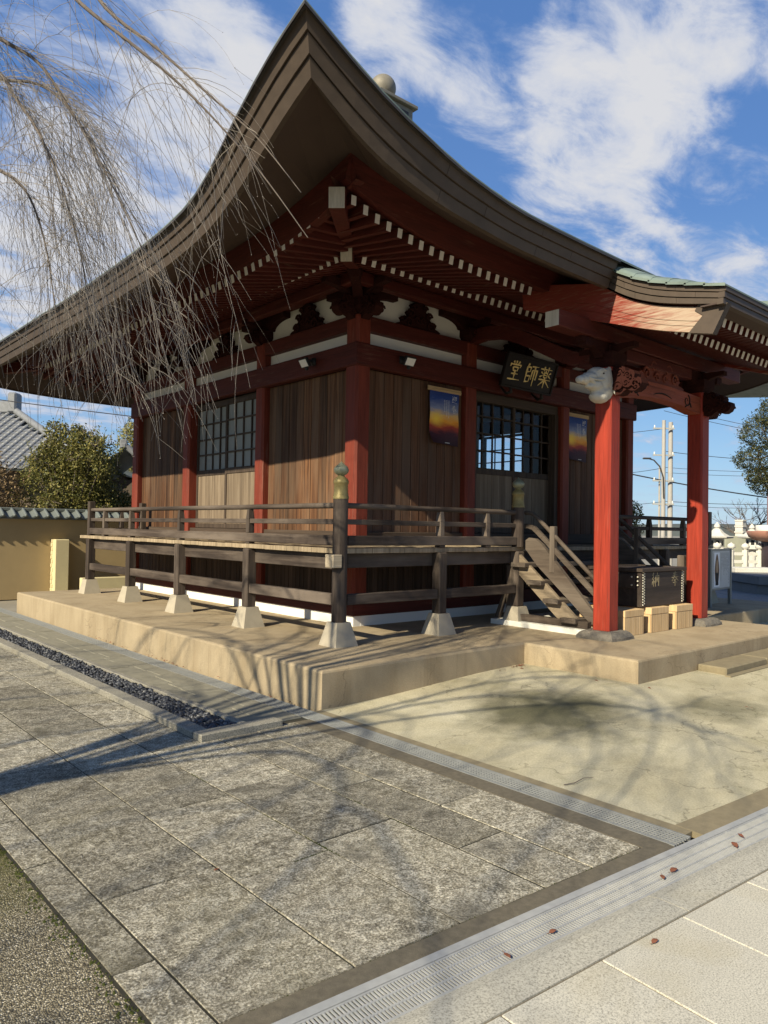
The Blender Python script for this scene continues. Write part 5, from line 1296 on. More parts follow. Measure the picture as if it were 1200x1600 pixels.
for k in range(20): tx.obox(o3-e*.375+up3*(.25-.024*k), e*.006, nb*.0008, up3*.0075)
tx.build('printed_text', MT['ink_grey'], fr)

# ------------------------------------------------------------------ perimeter wall, neighbours, far things
def frame_of(A, B):
    e = (B-A); L = e.length; e = e.normalized(); n = Vector((e.y, -e.x, 0)); 
    if n.dot(CAM_POS-A) < 0: n = -n
    return e, n, L
WA = Vector((-9.0,9.35,0)); WB = Vector((6.5,9.35,0)); we, wnn, wL = frame_of(WA, WB)
pwall = thing('perimeter_wall', 'ochre plaster wall with a small grey tiled top behind the platform', 'wall', WA)
ctr = (WA+WB)/2
MB().obox(ctr+Vector((0,0,.78)), we*wL/2, wnn*.12, (0,0,.82)).build('wall_body', MT['wall_ochre'], pwall)
MB().obox(ctr+Vector((0,0,1.625)), we*wL/2, wnn*.20, (0,0,.022)).build('wall_cap', MT['kawara_dark'], pwall)
MB().obox(ctr+Vector((0,0,1.80)), we*wL/2, wnn*.06, (0,0,.035), 0, .012).build('ridge_cap', MT['kawara_dark'], pwall)
tile = MB()
for s_ in (1, -1):
    rows = []
    for i in range(6):
        t = i/5; row = []
        for k in range(9):
            a = k/8; x = (a-.5)*.215; z = (.028*math.cos(a*2*math.pi*1.0) if True else 0)
            row.append((x, s_*lerp(.03, .27, t), lerp(.15, .015, t**.9) + z*.8))
        rows.append(row)
    tile.sheet(rows, smooth=True); tile.sheet([[(p[0], p[1], p[2]) for p in rows[-1]], [(p[0], p[1], p[2]-.035) for p in rows[-1]]])
    tile.tube([(.1075, s_*.03, .165), (.1075, s_*.275, .035)], .034, 7)
    tile.lathe((.1075, s_*.278, .03), [(0,-.034),(.03,-.02),(.034,0),(.03,.02),(0,.034)], 8)
tm = tile.mesh('wall_tile', MT['kawara_dark'])
n = int(wL/.215)
for i in range(n):
    c = WA + we*(.1+i*.215)
    M_ = Matrix((we, -wnn if we.cross(-wnn).z > 0 else wnn, Vector((0,0,1)))).transposed().to_4x4(); M_.translation = c+Vector((0,0,1.645))
    put('wall_tile', tm, pwall, M_)
bc = Vector((-.58,9.08,0)); bt = thing('wall_buttress', 'pale yellow mortar post standing against the ochre wall', 'post', bc)
mb = MB(); rows = []
MB().obox(bc+Vector((0,0,.58)), (.14,0,0), (0,.14,0), (0,0,.61), 0, .012).build('post_body', MT['buttress'], bt)
for i in range(14): MB().obox(bc+Vector((-.142-.012*random.random(),random.uniform(.02,.1),.05+i*.085)), (.012,0,0), (0,.03,0), (0,0,.035), 0, .005).build('mortar_lump', MT['buttress'], bt)
tag(MB().box(-.3,8.55,-.05,1.6,8.7,.40,ch=.01).build('low_kerb', MT['buttress']), 'low pale kerb between the platform end and the ochre wall', 'kerb')
# tiled roofs of the houses over the wall
def tile_column(L, pitch):
    mb = MB(); n = int(L/.25)
    for k in range(n):
        y0, y1 = k*.25, (k+1)*.25+.02
        V = []
        for y, r, dz in ((y0,.055,0),(y1,.068,.018)):
            for a in np.linspace(0, math.pi, 6): V.append((math.cos(a)*r, y, math.sin(a)*r*.9+dz))
        F = [(i, i+1, i+7, i+6) for i in range(5)] + [(6,7,8,9,10,11)]
        mb.add(V, F, 0, True)
        mb.add([(.05,y0,.0),(pitch-.05,y0,.0),(pitch-.05,y1,.03),(.05,y1,.03),(pitch*.5,y0,-.02),(pitch*.5,y1,.012),(.05,y1,-.01),(pitch-.05,y1,-.01)], [(0,4,5,3),(4,1,2,5),(3,5,2,7,6)])
    return mb.mesh('tile_column', MT['kawara'])
def tiled_house(ra, rb, run, drop, label, k=1.0):
    e = (rb-ra); L = e.length; e = e.normalized(); hn = Vector((e.y,-e.x,0)).normalized()
    if hn.dot(R_) < 0: hn = -hn
    h = thing('tiled_house', label, 'house', (ra+rb)/2 - Vector((0,0,ra.z)))
    pitch = .29; SLn = math.hypot(run, drop); tmh = tile_column(SLn, pitch)
    rf = MB()
    for s_ in (1, -1):
        o = hn*s_; rf.sheet([[ra-Vector((0,0,.03)), rb-Vector((0,0,.03))], [ra+o*run-Vector((0,0,drop+.03)), rb+o*run-Vector((0,0,drop+.03))]])
    rfo = rf.build('roof', MT['kawara_dark'], h)
    dn = (hn*run - Vector((0,0,drop))).normalized(); nz_ = e.cross(dn) if e.cross(dn).z > 0 else dn.cross(e); ex = dn.cross(nz_)
    M0 = Matrix((ex, dn, nz_)).transposed().to_4x4()
    for i in range(int(L/pitch)):
        M_ = M0.copy(); M_.translation = (ra if ex.dot(e) > 0 else rb) + ex*(i+.3)*pitch + nz_*.01; put('tile_column', tmh, rfo, M_)
    mid = (ra+rb)/2
    MB().obox(mid+Vector((0,0,.12*k)), e*(L/2+.05), hn*.13*k, (0,0,.14*k), 0, .03*k).build('roof_ridge', MT['kawara'], rfo)
    MB().tube([ra+Vector((0,0,.29*k)), rb+Vector((0,0,.29*k))], .09*k, 8).build('ridge_tile', MT['kawara'], rfo)
    for p in (ra, rb): MB().obox(p+Vector((0,0,.22*k)), e*.08*k, hn*.22*k, (0,0,.28*k), 0, .05*k).build('ridge_end_tile', MT['kawara'], rfo)
    for p in (ra+e*.05, rb-e*.05): MB().tube([p+Vector((0,0,.1)), p+hn*run+Vector((0,0,-drop+.08))], .085, 7).build('verge_tile', MT['kawara'], rfo)
    MB().obox(Vector((mid.x, mid.y, (ra.z-drop)/2)), e*(L/2-.5), hn*(run-.6), (0,0,(ra.z-drop)/2+.25)).build('house_wall', MT['house_wall'], h)
    return h
hs = thing('tiled_house', 'house with a broad grey tiled hip roof beyond the wall at the left edge', 'house', cf(-15,24.5,0))
E0, E1, R0, R1 = cf(-8.4,22,3.1), cf(-24,22,3.1), cf(-13.05,26.2,5.35), cf(-24,26.2,5.35); B0 = cf(-8.4,30.4,3.1); B1 = cf(-24,30.4,3.1); dz3 = Vector((0,0,-.04))
hr = MB(); hr.sheet([[R0+dz3, R1+dz3],[E0+dz3, E1+dz3]]); hr.sheet([[R0+dz3, R0+dz3],[E0+dz3, B0+dz3]]); hr.sheet([[R0+dz3, R1+dz3],[B0+dz3, B1+dz3]]); hro = hr.build('roof', MT['kawara_dark'], hs)
dn = (cf(-13.05,22,3.1)-R0); SLn = dn.length; dn = dn.normalized(); ex = (E0-E1).normalized(); nz_ = ex.cross(dn); nz_ = nz_ if nz_.z > 0 else -nz_
tcs = {}
for i in range(52):
    r = -8.55 - i*.29; t = min(1, (-8.4-r)/4.65); rows_ = int(SLn*t/.25)
    if rows_ < 1: continue
    if rows_ not in tcs: tcs[rows_] = tile_column(rows_*.25+.01, .29)
    M_ = Matrix((-ex if nz_.dot((-ex).cross(dn)) > 0 else ex, dn, nz_)).transposed().to_4x4(); M_.translation = cf(r,22,3.1) - dn*rows_*.25 + nz_*.02; put('tile_column', tcs[rows_], hro, M_)
MB().tube([R0+Vector((0,0,.12)), R0.lerp(E0,.5)+Vector((0,0,.05)), E0+Vector((0,0,.12))], .12, 8).build('hip_ridge', MT['kawara'], hro)
MB().obox((R0+R1)/2+Vector((0,0,.2)), (R0-R1)/2, Vector((.66,.75,0))*.16, (0,0,.22), 0, .05).build('roof_ridge', MT['kawara'], hro)
MB().obox(R0+Vector((0,0,.35)), ex*.16, Vector((.66,.75,0))*.24, (0,0,.36), 0, .06).build('ridge_end_tile', MT['kawara'], hro)
cbox(MB(), -23, -9.2, 22.9, 29.5, 0, 3.3).build('house_wall', MT['house_wall'], hs)
tiled_house(cf(-7.15,20.4,3.62), cf(-8.3,25.0,3.62), 1.25, 1.1, 'smaller grey tiled roof between the hedge and the hall corner', .45)
# foliage made of many small leaves
def leaves(mb, c, r, n, size, flat=.0, long=1.6):
    c = Vector(c); r = Vector(r)
    for i in range(n):
        while True:
            p = Vector((random.uniform(-1,1), random.uniform(-1,1), random.uniform(-1,1)))
            if .25 < p.length < 1: break
        p = p * (p.length**-.35) if p.length < .8 else p
        w = 1 + .28*mnoise.noise(Vector((p.x*2.3+c.x, p.y*2.3+c.y, p.z*2.3)))
        q = c + Vector((p.x*r.x, p.y*r.y, p.z*r.z))*w
        d = Vector((random.gauss(0,1)+p.x*.6, random.gauss(0,1)+p.y*.6, random.gauss(0,1)*(1-flat)+.25)).normalized(); s_ = d.orthogonal().normalized(); s_ = (Matrix.Rotation(random.random()*6.3, 3, d) @ s_)
        a = size*random.uniform(.6,1.35); b = a/long*.5
        mb.add([q-d*a*.5, q+s_*b+d*a*.05, q+d*a*.5, q-s_*b+d*a*.05], [(0,1,2,3)])
def bush(name, label, base, clumps, n, size, mat, group, long=2.0, limb_r=.05):
    base = Vector(base); t = thing(name, label, 'tree' if 'tree' in name or 'conifer' in name else 'bush', base, group)
    tot = sum(c[1][0]*c[1][1]*c[1][2] for c in clumps)**.7
    lf = MB(); clumps = list(clumps)
    if 'hedge' in name:
        for c, r in list(clumps):
            for _ in range(4):
                d = Vector((random.gauss(0,1), random.gauss(0,1), random.gauss(.35,.7))).normalized(); kk = random.uniform(.22,.42)
                clumps.append((tuple(Vector(c)+Vector((d.x*r[0],d.y*r[1],d.z*r[2]))*.92), (r[0]*kk, r[1]*kk, r[2]*kk*1.2)))
            for _ in range(16):   # loose upright shoots
                d = Vector((random.gauss(0,.8), random.gauss(0,.8), random.uniform(.1,1))).normalized(); q = Vector(c)+Vector((d.x*r[0],d.y*r[1],d.z*r[2]))*.95; g_ = (d*.5+Vector((0,0,.8))).normalized()*random.uniform(.15,.42)
                for m_ in range(9): leaves(lf, q+g_*(m_/8), (.05,.05,.05), 2, size, long=long)
    for c, r in clumps: leaves(lf, c, r, max(60, int(n*(r[0]*r[1]*r[2])**.7/sum((k[1][0]*k[1][1]*k[1][2])**.7 for k in clumps))), size, long=long)
    lf.build('foliage', MT[mat], t)
    tr = MB()
    top = max(c[0][2] for c in clumps)
    tr.tube([base-Vector((0,0,.1)), base+Vector((.03,.02,top*.35)), base+Vector((-.02,.04,top*.7)), base+Vector((.02,.0,top))], [limb_r*1.5,limb_r*1.2,limb_r*.8,limb_r*.3], 7)
    for c, r in clumps:
        tr.tube([base+Vector((0,0,c[2]*.35)), base.lerp(Vector(c),.5)+Vector((0,0,c[2]*.12)), Vector(c)], [limb_r*.7,limb_r*.5,limb_r*.15], 5)
        for k in range(5):
            q = Vector(c)+Vector((random.gauss(0,r[0]*.55),random.gauss(0,r[1]*.55),abs(random.gauss(0,r[2]*.6)))); tr.tube([c, Vector(c).lerp(q,.5)+Vector((0,0,.1)), q], [.018,.012,.005], 4)
    tr.build('trunk', MT['bark'], t)
    return t
def cl(r, f, z, a, b, c): return (tuple(cf(r, f, z)), (a, b, c))
G = 'bushes beyond the ochre wall'
bush('hedge_bush', 'russet tinted bush at the far left over the wall', cf(-9.6,17.5,0), [cl(-9.9,17.6,1.9,.9,.8,.75),cl(-9.1,17.4,2.2,.7,.6,.6),cl(-9.5,17.6,2.75,.5,.5,.35)], 9000, .07, 'leaf_russet', G)
bush('hedge_bush', 'tall olive green bush with rounded top in the middle of the hedge', cf(-7.9,18.6,0), [cl(-8.3,18.5,2.1,1.0,.9,.95),cl(-7.5,18.7,2.4,.9,.8,1.0),cl(-7.8,18.6,3.35,.7,.65,.6),cl(-7.2,18.4,3.1,.6,.55,.7),cl(-8.3,18.6,3.0,.6,.55,.5)], 30000, .065, 'leaf_hedge', G)
bush('hedge_bush', 'lighter yellow green bush behind the hall corner', cf(-9.2,27.6,0), [cl(-9.6,27.6,3.0,1.2,1.0,1.3),cl(-8.7,27.5,3.6,1.0,.9,1.3),cl(-9.1,27.6,4.6,.8,.8,.7),cl(-8.0,27.8,4.2,.8,.8,1.1)], 14000, .09, 'leaf_hedge2', G)
bush('hedge_bush', 'low dark green bush close above the wall tiles beside the veranda end', cf(-7.1,18.7,0), [cl(-7.3,18.6,1.8,.7,.5,.7),cl(-6.85,19.4,1.75,.6,.45,.55)], 11000, .065, 'leaf_hedge', G)
# right side: clipped conifer, shrub, bare tree
bush('conifer_tree', 'dark clipped conifer at the right edge beside the entrance roof', cf(10.3,18,0), [cl(9.15,18,4.0,.62,.6,.42),cl(9.0,18,3.35,.55,.6,.33),cl(9.35,18,2.75,.55,.55,.30),cl(9.7,18,4.5,.8,.7,.45),cl(10.2,18,3.5,.8,.8,.9),cl(9.0,17.9,2.95,.36,.4,.22)], 26000, .065, 'leaf_pine', None, long=3.2, limb_r=.1)
bush('garden_shrub', 'small green shrub showing beside the far stair rail', cf(6.35,19.5,0), [cl(6.35,19.5,1.5,.45,.4,.6),cl(6.5,19.5,2.05,.30,.25,.3)], 2200, .09, 'leaf_hedge', None, long=3)
def bare_tree(base, h, label, n=260):
    t = thing('bare_tree', label, 'tree', base); tr = MB(); b = Vector(base)
    tr.tube([b-Vector((0,0,.2)), b+Vector((.05,0,h*.3)), b+Vector((0,.05,h*.5))], [.16,.12,.07], 7); tr.build('trunk', MT['bark'], t)
    tw = MB()
    def grow(p, d, L, r, k):
        q = p + d*L; m = p.lerp(q,.5)+Vector((random.gauss(0,.03),random.gauss(0,.03),.03))*L; tw.tube([p, m, q], [r, r*.8, r*.6], 3, cap=False)
        if k > 0:
            for _ in range(random.choice((2,3,3))):
                dd = (d + Vector((random.gauss(0,.45),random.gauss(0,.45),random.gauss(.12,.3)))).normalized(); grow(q, dd, L*random.uniform(.62,.85), r*.62, k-1)
    for k in range(6):
        a = k*1.05; grow(b+Vector((0,0,h*random.uniform(.3,.5))), Vector((math.cos(a)*.8, math.sin(a)*.8, .75)).normalized(), h*.19, .045, 4)
    tw.build('branches', MT['bark'], t)
bare_tree(cf(16.4,33.5,0), 3.2, 'leafless spreading tree behind the stone lanterns on the right')
# far wooded ridge
rows = []
hm = MB(); top = []; bot = []
for k in range(121):
    a = -1.2 + 2.4*k/120; f = 380*math.cos(a); r = 380*math.sin(a)
    z = 5.5 + 3.2*mnoise.noise((k*.09, 3, 0)) + 1.0*mnoise.noise((k*.5, 1, 0)); top.append(cf(r, f, max(1, z))); bot.append(cf(r*.86, f*.86, -.5))
hm.sheet([bot, [a.lerp(b,.5)+Vector((0,0,1.0)) for a, b in zip(bot, top)], top, [t*1.0+Vector((0,0,-20))+ (t-CAM_POS).normalized()*60 for t in top]], smooth=True)
struct('hills', hm, MT['hill'])
# poles, lamp and cables
def pole(r, f, h, rad, label, arms=True):
    p = cf(r, f, 0); t = thing('utility_pole', label, 'utility pole', p)
    MB().tube([p-Vector((0,0,.3)), p+Vector((0,0,h))], [rad*1.15, rad*.85], 12).build('pole_shaft', MT['pole'], t)
    if arms:
        for z in (h-.35, h-1.5, h-2.6, h-3.6):
            MB().beam(p+Vector((-.35,.3,z)), p+Vector((.35,-.3,z)), .05, .06).build('cross_arm', MT['steel'], t)
            for s_ in (-1,1): MB().lathe(p+Vector((.3*s_,-.26*s_,z+.03)), [(.02,0),(.035,.03),(.02,.06),(.03,.09),(0,.12)], 8).build('insulator', MT['white_kerb'], t)
    return t
up1 = pole(11.95, 32, 6.35, .088, 'pale utility pole with cross arms and the street lamp bracket')
pole(12.32, 32.2, 6.3, .105, 'plain thick concrete pole just right of the lamp pole', False)
pole(12.15, 33, 4.5, .045, 'thin steel service pole between the two concrete poles', False)
lp = cf(11.9, 31.9, 0); lt = thing('street_lamp', 'street lamp on a curved arm fixed to the utility pole', 'street lamp', lp+Vector((0,0,3.2)))
MB().tube([cf(11.93,31.9,3.0), cf(11.9,31.9,3.9), cf(11.75,31.9,4.35), cf(11.5,31.9,4.62), cf(11.3,31.9,4.68)], .03, 7).build('lamp_arm', MT['fascia_edge'], lt)
c = cf(11.2,31.9,4.69); MB().obox(c, Vector((.75,-.66,0))*.17, Vector((.66,.75,0))*.07, (0,0,.035), 0, .02).build('lamp_head', MT['fascia_edge'], lt)
def wz(v, f, u): return 1.55 + (823 + (u-600)*.0166 + 8 - v)/1168*f
CG = 'overhead cables on the right'
for i, (u0, v0, u1, v1, rad, lab) in enumerate(((960,684,1036,676,.011,'thin cable rising to the top arm of the pole'),(1036,640,1260,688,.011,'upper cable sloping down right from above the entrance roof'),(1036,648,1260,694,.011,'second sloping cable just under the upper cable'),
        (1040,712,1260,729,.013,'cable at the height of the lamp arm, running right'),(960,748,1040,737,.011,'thin cable left of the pole at lamp height'),(1040,737,1260,744,.009,'thin level cable below the lamp height'),
        (1040,745,1260,750,.009,'lower of two thin level cables below the lamp'),(960,742,1260,792,.028,'thick dark sagging cable crossing behind both pillars'),(960,797,1040,790,.010,'low cable left of the pole'),(1040,790,1260,794,.012,'low level cable near the hills'),(1040,796,1260,800,.009,'lowest thin cable over the hills'))):
    f = 32+.1*i; a = cf((u0-600)/1168*f, f, wz(v0,f,u0)); b = cf((u1-600)/1168*f, f, wz(v1,f,u1)); sag = .05*(a-b).length/4
    tag(MB().tube([a.lerp(b,t)-Vector((0,0,sag*4*t*(1-t))) for t in np.linspace(0,1,9)], rad, 5).build('overhead_cable', MT['wire']), lab, 'cable', CG)
a = cf(-16,20,5.32+.2); b = cf(-3.5,20,4.1); tag(MB().tube([a.lerp(b,t)-Vector((0,0,.3*t*(1-t))) for t in np.linspace(0,1,9)], .013, 5).build('overhead_cable', MT['wire']), 'single cable crossing the sky over the tiled houses on the left', 'cable')
# stone lanterns, monuments and stone fence on the right
def lantern(p, h, label, rz=0.3):
    t = thing('stone_lantern', label, 'stone lantern', p, 'stone lanterns by the stone fence'); s = h/1.85; P = Vector(p)
    def L(name, prof, n, par, rot=0): return MB().lathe(P, [(r*s, z*s) for r, z in prof], n, 0, False, rot).build(name, MT['pale_stone'], par)
    L('lantern_base', [(.34,-.05),(.34,.14),(.24,.2)], 6, t); L('lantern_post', [(.15,.2),(.13,.55),(.15,.92)], 12, t); L('lantern_table', [(.16,.92),(.32,1.0),(.32,1.08),(.2,1.09)], 6, t)
    fb = L('lantern_firebox', [(.2,1.09),(.2,1.36)], 6, t)
    for k in range(6):  # no holes cut: black panels paint the shade inside the firebox openings
        a = math.pi*(k+.5)/3; MB().obox(P+Vector((math.cos(a)*.175*s, math.sin(a)*.175*s, 1.225*s)), Vector((math.cos(a),math.sin(a),0))*.004, Vector((-math.sin(a),math.cos(a),0))*.055*s, (0,0,.08*s)).build('firebox_shade_panel', MT['black'], fb)
    L('lantern_roof', [(.24,1.36),(.47,1.39),(.49,1.43),(.36,1.46),(.22,1.55),(.12,1.66),(.09,1.69)], 6, t); L('lantern_jewel', [(.06,1.69),(.10,1.74),(.085,1.80),(.0,1.90)], 10, t)
lantern(cf(10.7,24,0), 1.86, 'larger stone lantern beside the red pillar, left of the pair')
lantern(cf(13.05,26.5,0), 1.86, 'stone lantern to the right, half hidden by the brown bronze stand')
fz = thing('stone_fence', 'white stone fence of square posts with round knobs and rails', 'fence', cf(11.5,22,0))
for i in range(13):
    r = 9.9+i*.42; p = cf(r, 22.2, 0); MB().obox(p+Vector((0,0,.5)), (.075,0,0), (0,.075,0), (0,0,.55), 0, .012).build('fence_post', MT['pale_stone'], fz); MB().lathe(p, [(.05,1.05),(.05,1.08),(.11,1.12),(.12,1.17),(.09,1.23),(.03,1.26),(0,1.29)], 10).build('post_knob', MT['pale_stone'], fz)
for z in (.42,.72,.95): cbox(MB(), 9.8, 15.2, 22.16, 22.24, z-.05, z+.04).build('fence_rail', MT['pale_stone'], fz)
cbox(MB(), 9.6, 15.4, 21.9, 22.5, -.05, .14).build('fence_plinth', MT['pale_stone'], fz)
gp_ = cf(11.55,21.2,0); MB().obox(gp_+Vector((0,0,.6)), Vector((.75,-.66,0))*.2, Vector((.66,.75,0))*.2, (0,0,.62), 0, .015).build('gate_post', MT['pale_stone'], fz)
mn = thing('stone_monument', 'grey green standing stone slab behind the stone fence', 'monument', cf(13.4,28,0)); cbox(MB(), 12.75, 14.0, 27.9, 28.2, 0, 1.45, ch=.03).build('slab', plain('grey_green_monument_stone', (.30,.30,.23), .9, .2, 5), mn); cbox(MB(), 12.6, 14.15, 27.7, 28.4, -.05, .3, ch=.02).build('plinth', MT['pale_stone'], mn)
pg = thing('stone_pagoda', 'small white stacked stone pagoda above the monument', 'pagoda', cf(14.55,30.5,0)); P = cf(14.55,30.5,0)
for k in range(9):
    z = k*.235; MB().obox(P+Vector((0,0,z+.08)), (.15,0,0), (0,.15,0), (0,0,.08)).build('pagoda_block', MT['pale_stone'], pg); MB().obox(P+Vector((0,0,z+.19)), (.22-.006*k,0,0), (0,.22-.006*k,0), (0,0,.035), 0, .015).build('pagoda_eave', MT['pale_stone'], pg)
tr_ = thing('stone_terrace', 'low dark stone terrace with a kerb in the shade at the right', 'terrace', cf(12,20,0))
cbox(MB(), 9.6, 24, 19.2, 21.6, -.05, .24, ch=.01).build('terrace_step', MT['slate'], tr_); cbox(MB(), 9.55, 24, 19.05, 21.7, .245, .47, ch=.012).build('terrace_slab', MT['slate'], tr_); cbox(MB(), 9.7, 12.2, 20.6, 21.4, .475, .60, ch=.01).build('terrace_kerb', MT['pale_stone'], tr_)
# bronze stand with drum at the right edge
bz = thing('bronze_stand', 'brown bronze stand with dark drum, flared rim and column at the right edge', 'bronze stand', cf(11.95,22,0)); P = cf(11.95,22,0)
def sc(prof): return [(r*1.375, 1.55+(z-1.55)*1.375) for r, z in prof]
MB().lathe(P, [(1.1,-.05),(1.1,.2),(1.0,.21),(1.0,.436)], 8, 0, False).build('stand_base', MT['slate'], bz)
MB().lathe(P, sc([(.5,.74),(.56,.8),(.575,1.1),(.55,1.40)]), 28).build('drum', MT['dark_purple'], bz)
MB().lathe(P, sc([(.55,1.38),(.70,1.42),(.80,1.48),(.845,1.585),(.83,1.612),(.62,1.60),(.5,1.60)]), 28).build('flared_rim', MT['bronze_brown'], bz)
MB().lathe(P, sc([(.66,1.615),(.66,1.735),(.5,1.74)]), 28).build('white_ring', MT['white_kerb'], bz)
MB().lathe(P, sc([(.44,1.74),(.44,2.62),(.40,2.66)]), 28).build('column', MT['bronze_brown'], bz); MB().lathe(P, sc([(.43,2.66),(.40,2.80),(.2,2.92),(0,2.95)]), 20).build('cap', MT['dark_purple'], bz)
# neighbouring hall with green copper roof, mostly hidden by the entrance roof
nh = thing('neighbour_hall', 'green copper roof of the next hall at the right edge', 'hall', cf(22,31,0))
c0, c1, c2, c3 = cf(10.35,24.2,7.0), cf(36,17.5,7.0), cf(40,24,7.0), cf(13.2,29.5,7.2); r0, r1 = cf(12.1,26.2,9.55), cf(34,22.5,9.55)
nr = MB()
nr.sheet([[c0, c1],[r0, r1]]); nr.sheet([[c3, c0],[r0, r0]]); nr.sheet([[c2, c3],[r1, r0]]); nr.sheet([[c0+Vector((0,0,-.3)), c1+Vector((0,0,-.3))],[c0, c1]]); nr.sheet([[c3+Vector((0,0,-.3)), c0+Vector((0,0,-.3))],[c3, c0]]); nr.sheet([[c0+Vector((0,0,-.3)), c1+Vector((0,0,-.3))],[c3+Vector((0,0,-.3)), c2+Vector((0,0,-.3))]])
nro = nr.build('roof', MT['copper'], nh)
for k in range(12):
    t = k/12; a, b = c0.lerp(r0, t), c1.lerp(r1, t); a2, b2 = c0.lerp(r0, t+1/12+.01), c1.lerp(r1, t+1/12+.01); u = Vector((0,0,.05)); MB().sheet([[a, b],[a+u, b+u],[a2+u*.2, b2+u*.2]]).build('copper_course', MT['copper'], nro)
MB().tube([r0, r1], .16, 8).build('roof_ridge', MT['copper'], nro)
cbox(MB(), 17.5, 34, 25.5, 28, 0, 6.6).build('hall_wall', MT['plaster'], nh)
for r in (17.6,20,22.5,25): cbox(MB(), r-.15, r+.15, 25.3, 25.49, 0, 6.6).build('column', MT['red_Z'], nh)

# ------------------------------------------------------------------ weeping cherry
tree = thing('weeping_cherry_tree', 'bare weeping cherry with pale hanging twigs filling the upper left', 'tree', (-9.3,-3.4,0))
random.seed(21)
TB = Vector((-9.3,-3.4,0))
MB().tube([TB+Vector(p) for p in ((0,0,-.2),(.02,.01,.3),(.10,.03,1.0),(.28,.05,1.8),(.45,.10,2.5),(.6,.15,3.1))], [.33,.27,.225,.20,.18,.15], 14).build('trunk', MT['bark'], tree)
FORK = TB+Vector((.55,.13,2.95))
VIS = [[(-4.48,-2.25,5.07),(-4.29,-2.53,4.73),(-4.09,-2.84,4.42),(-3.82,-3.06,4.13),(-3.57,-3.4,3.66),(-3.36,-3.64,3.23)],
 [(-4.3,-2.02,5.43),(-4.08,-2.32,4.93),(-3.85,-2.65,4.59),(-3.64,-2.96,4.24),(-3.47,-3.23,3.94),(-3.31,-3.49,3.56)],
 [(-4.91,-1.99,4.71),(-4.67,-2.19,4.52),(-4.49,-2.35,4.37),(-4.34,-2.48,4.09),(-4.2,-2.72,3.66),(-3.98,-3.03,2.94)],
 [(-4.82,-1.28,4.95),(-4.54,-1.65,4.6),(-4.46,-1.71,4.45),(-4.36,-1.92,4.16),(-4.27,-2.13,3.76),(-4.16,-2.21,3.3),(-4.12,-2.36,2.77)],
 [(-4.7,-1.11,4.8),(-4.46,-1.32,4.74),(-4.25,-1.5,4.71),(-4.12,-1.74,4.5),(-3.98,-1.99,4.12),(-3.77,-2.29,3.51)],
 [(-4.86,-1.61,3.99),(-4.6,-1.83,3.87),(-4.47,-2.08,3.67),(-4.37,-2.16,3.34),(-4.33,-2.31,2.82)]]
limbs = []
def spline(P, m=5):
    P = [Vector(p) for p in P]; out = []
    for i in range(len(P)-1):
        p0, p1, p2, p3 = P[max(0,i-1)], P[i], P[i+1], P[min(len(P)-1,i+2)]
        for k in range(m):
            t = k/m; out.append(.5*((2*p1)+(p2-p0)*t+(2*p0-5*p1+4*p2-p3)*t*t+(3*p1-p0-3*p2+p3)*t**3))
    return out + [P[-1]]
for i, V in enumerate(VIS):
    s0 = Vector(V[0]); pre = [FORK, FORK.lerp(s0,.3)+Vector((0,.1*i-.2,1.15)), FORK.lerp(s0,.68)+Vector((0,0,1.0 if s0.z > 4.5 else .8))]
    pts = spline(pre+V); limbs.append((pts, .034, .0025, (15, [52,38,105,140,120,75][i])))
for i in range(15):
    a = i*.42 - 2.9 + random.uniform(-.1,.1); Rr = random.uniform(2.4, 4.4); h = random.uniform(4.4, 6.0)
    if abs(math.atan2(math.sin(a-.05), math.cos(a-.05))) < .62: Rr = random.uniform(2.2, 3.4)
    o = Vector((math.cos(a), math.sin(a), 0)); P = [FORK-Vector((0,0,random.uniform(0,.8))), FORK+o*Rr*.3+Vector((0,0,(h-2.9)*.75)), FORK+o*Rr*.65+Vector((0,0,h-2.9)), FORK+o*Rr*.95+Vector((0,0,h-3.3)), FORK+o*Rr*1.12+Vector((0,0,h-4.3)), FORK+o*Rr*1.18+Vector((0,0,h-5.2))]
    sp_ = spline(P)
    for k, p in enumerate(sp_):
        q = p - CAM_POS; fd = q.dot(F_)
        if k > 6 and fd > .2 and q.dot(R_)/fd > -.56: sp_ = sp_[:k]; break
    if len(sp_) > 14: limbs.append((sp_, .032, .003, (8, 60)))
tw = MB(); LONG = False
RHh = Vector((R_.x, R_.y, 0))
def fine(pts, r0, r1):
    n = len(pts); V = []
    for i, p in enumerate(pts):
        d = pts[min(i+1,n-1)]-pts[max(i-1,0)]; x = d.orthogonal().normalized(); y = d.cross(x).normalized(); r = lerp(r0, r1, i/(n-1))
        for k in range(3): V.append(p + x*(r*math.cos(2.094*k)) + y*(r*math.sin(2.094*k)))
    tw.add(V, [(i*3+k, i*3+(k+1)%3, i*3+3+(k+1)%3, i*3+3+k) for i in range(n-1) for k in range(3)], 0, True)
def bud(p, s_):
    d = Vector((random.gauss(0,1),random.gauss(0,1),random.gauss(0,1))).normalized()*s_; x = d.orthogonal()*.45
    tw.add([p-d*.3, p+x, p-x*.5+d.cross(x).normalized()*s_*.4, p+d], [(0,1,2),(1,3,2),(0,2,3),(0,3,1)])
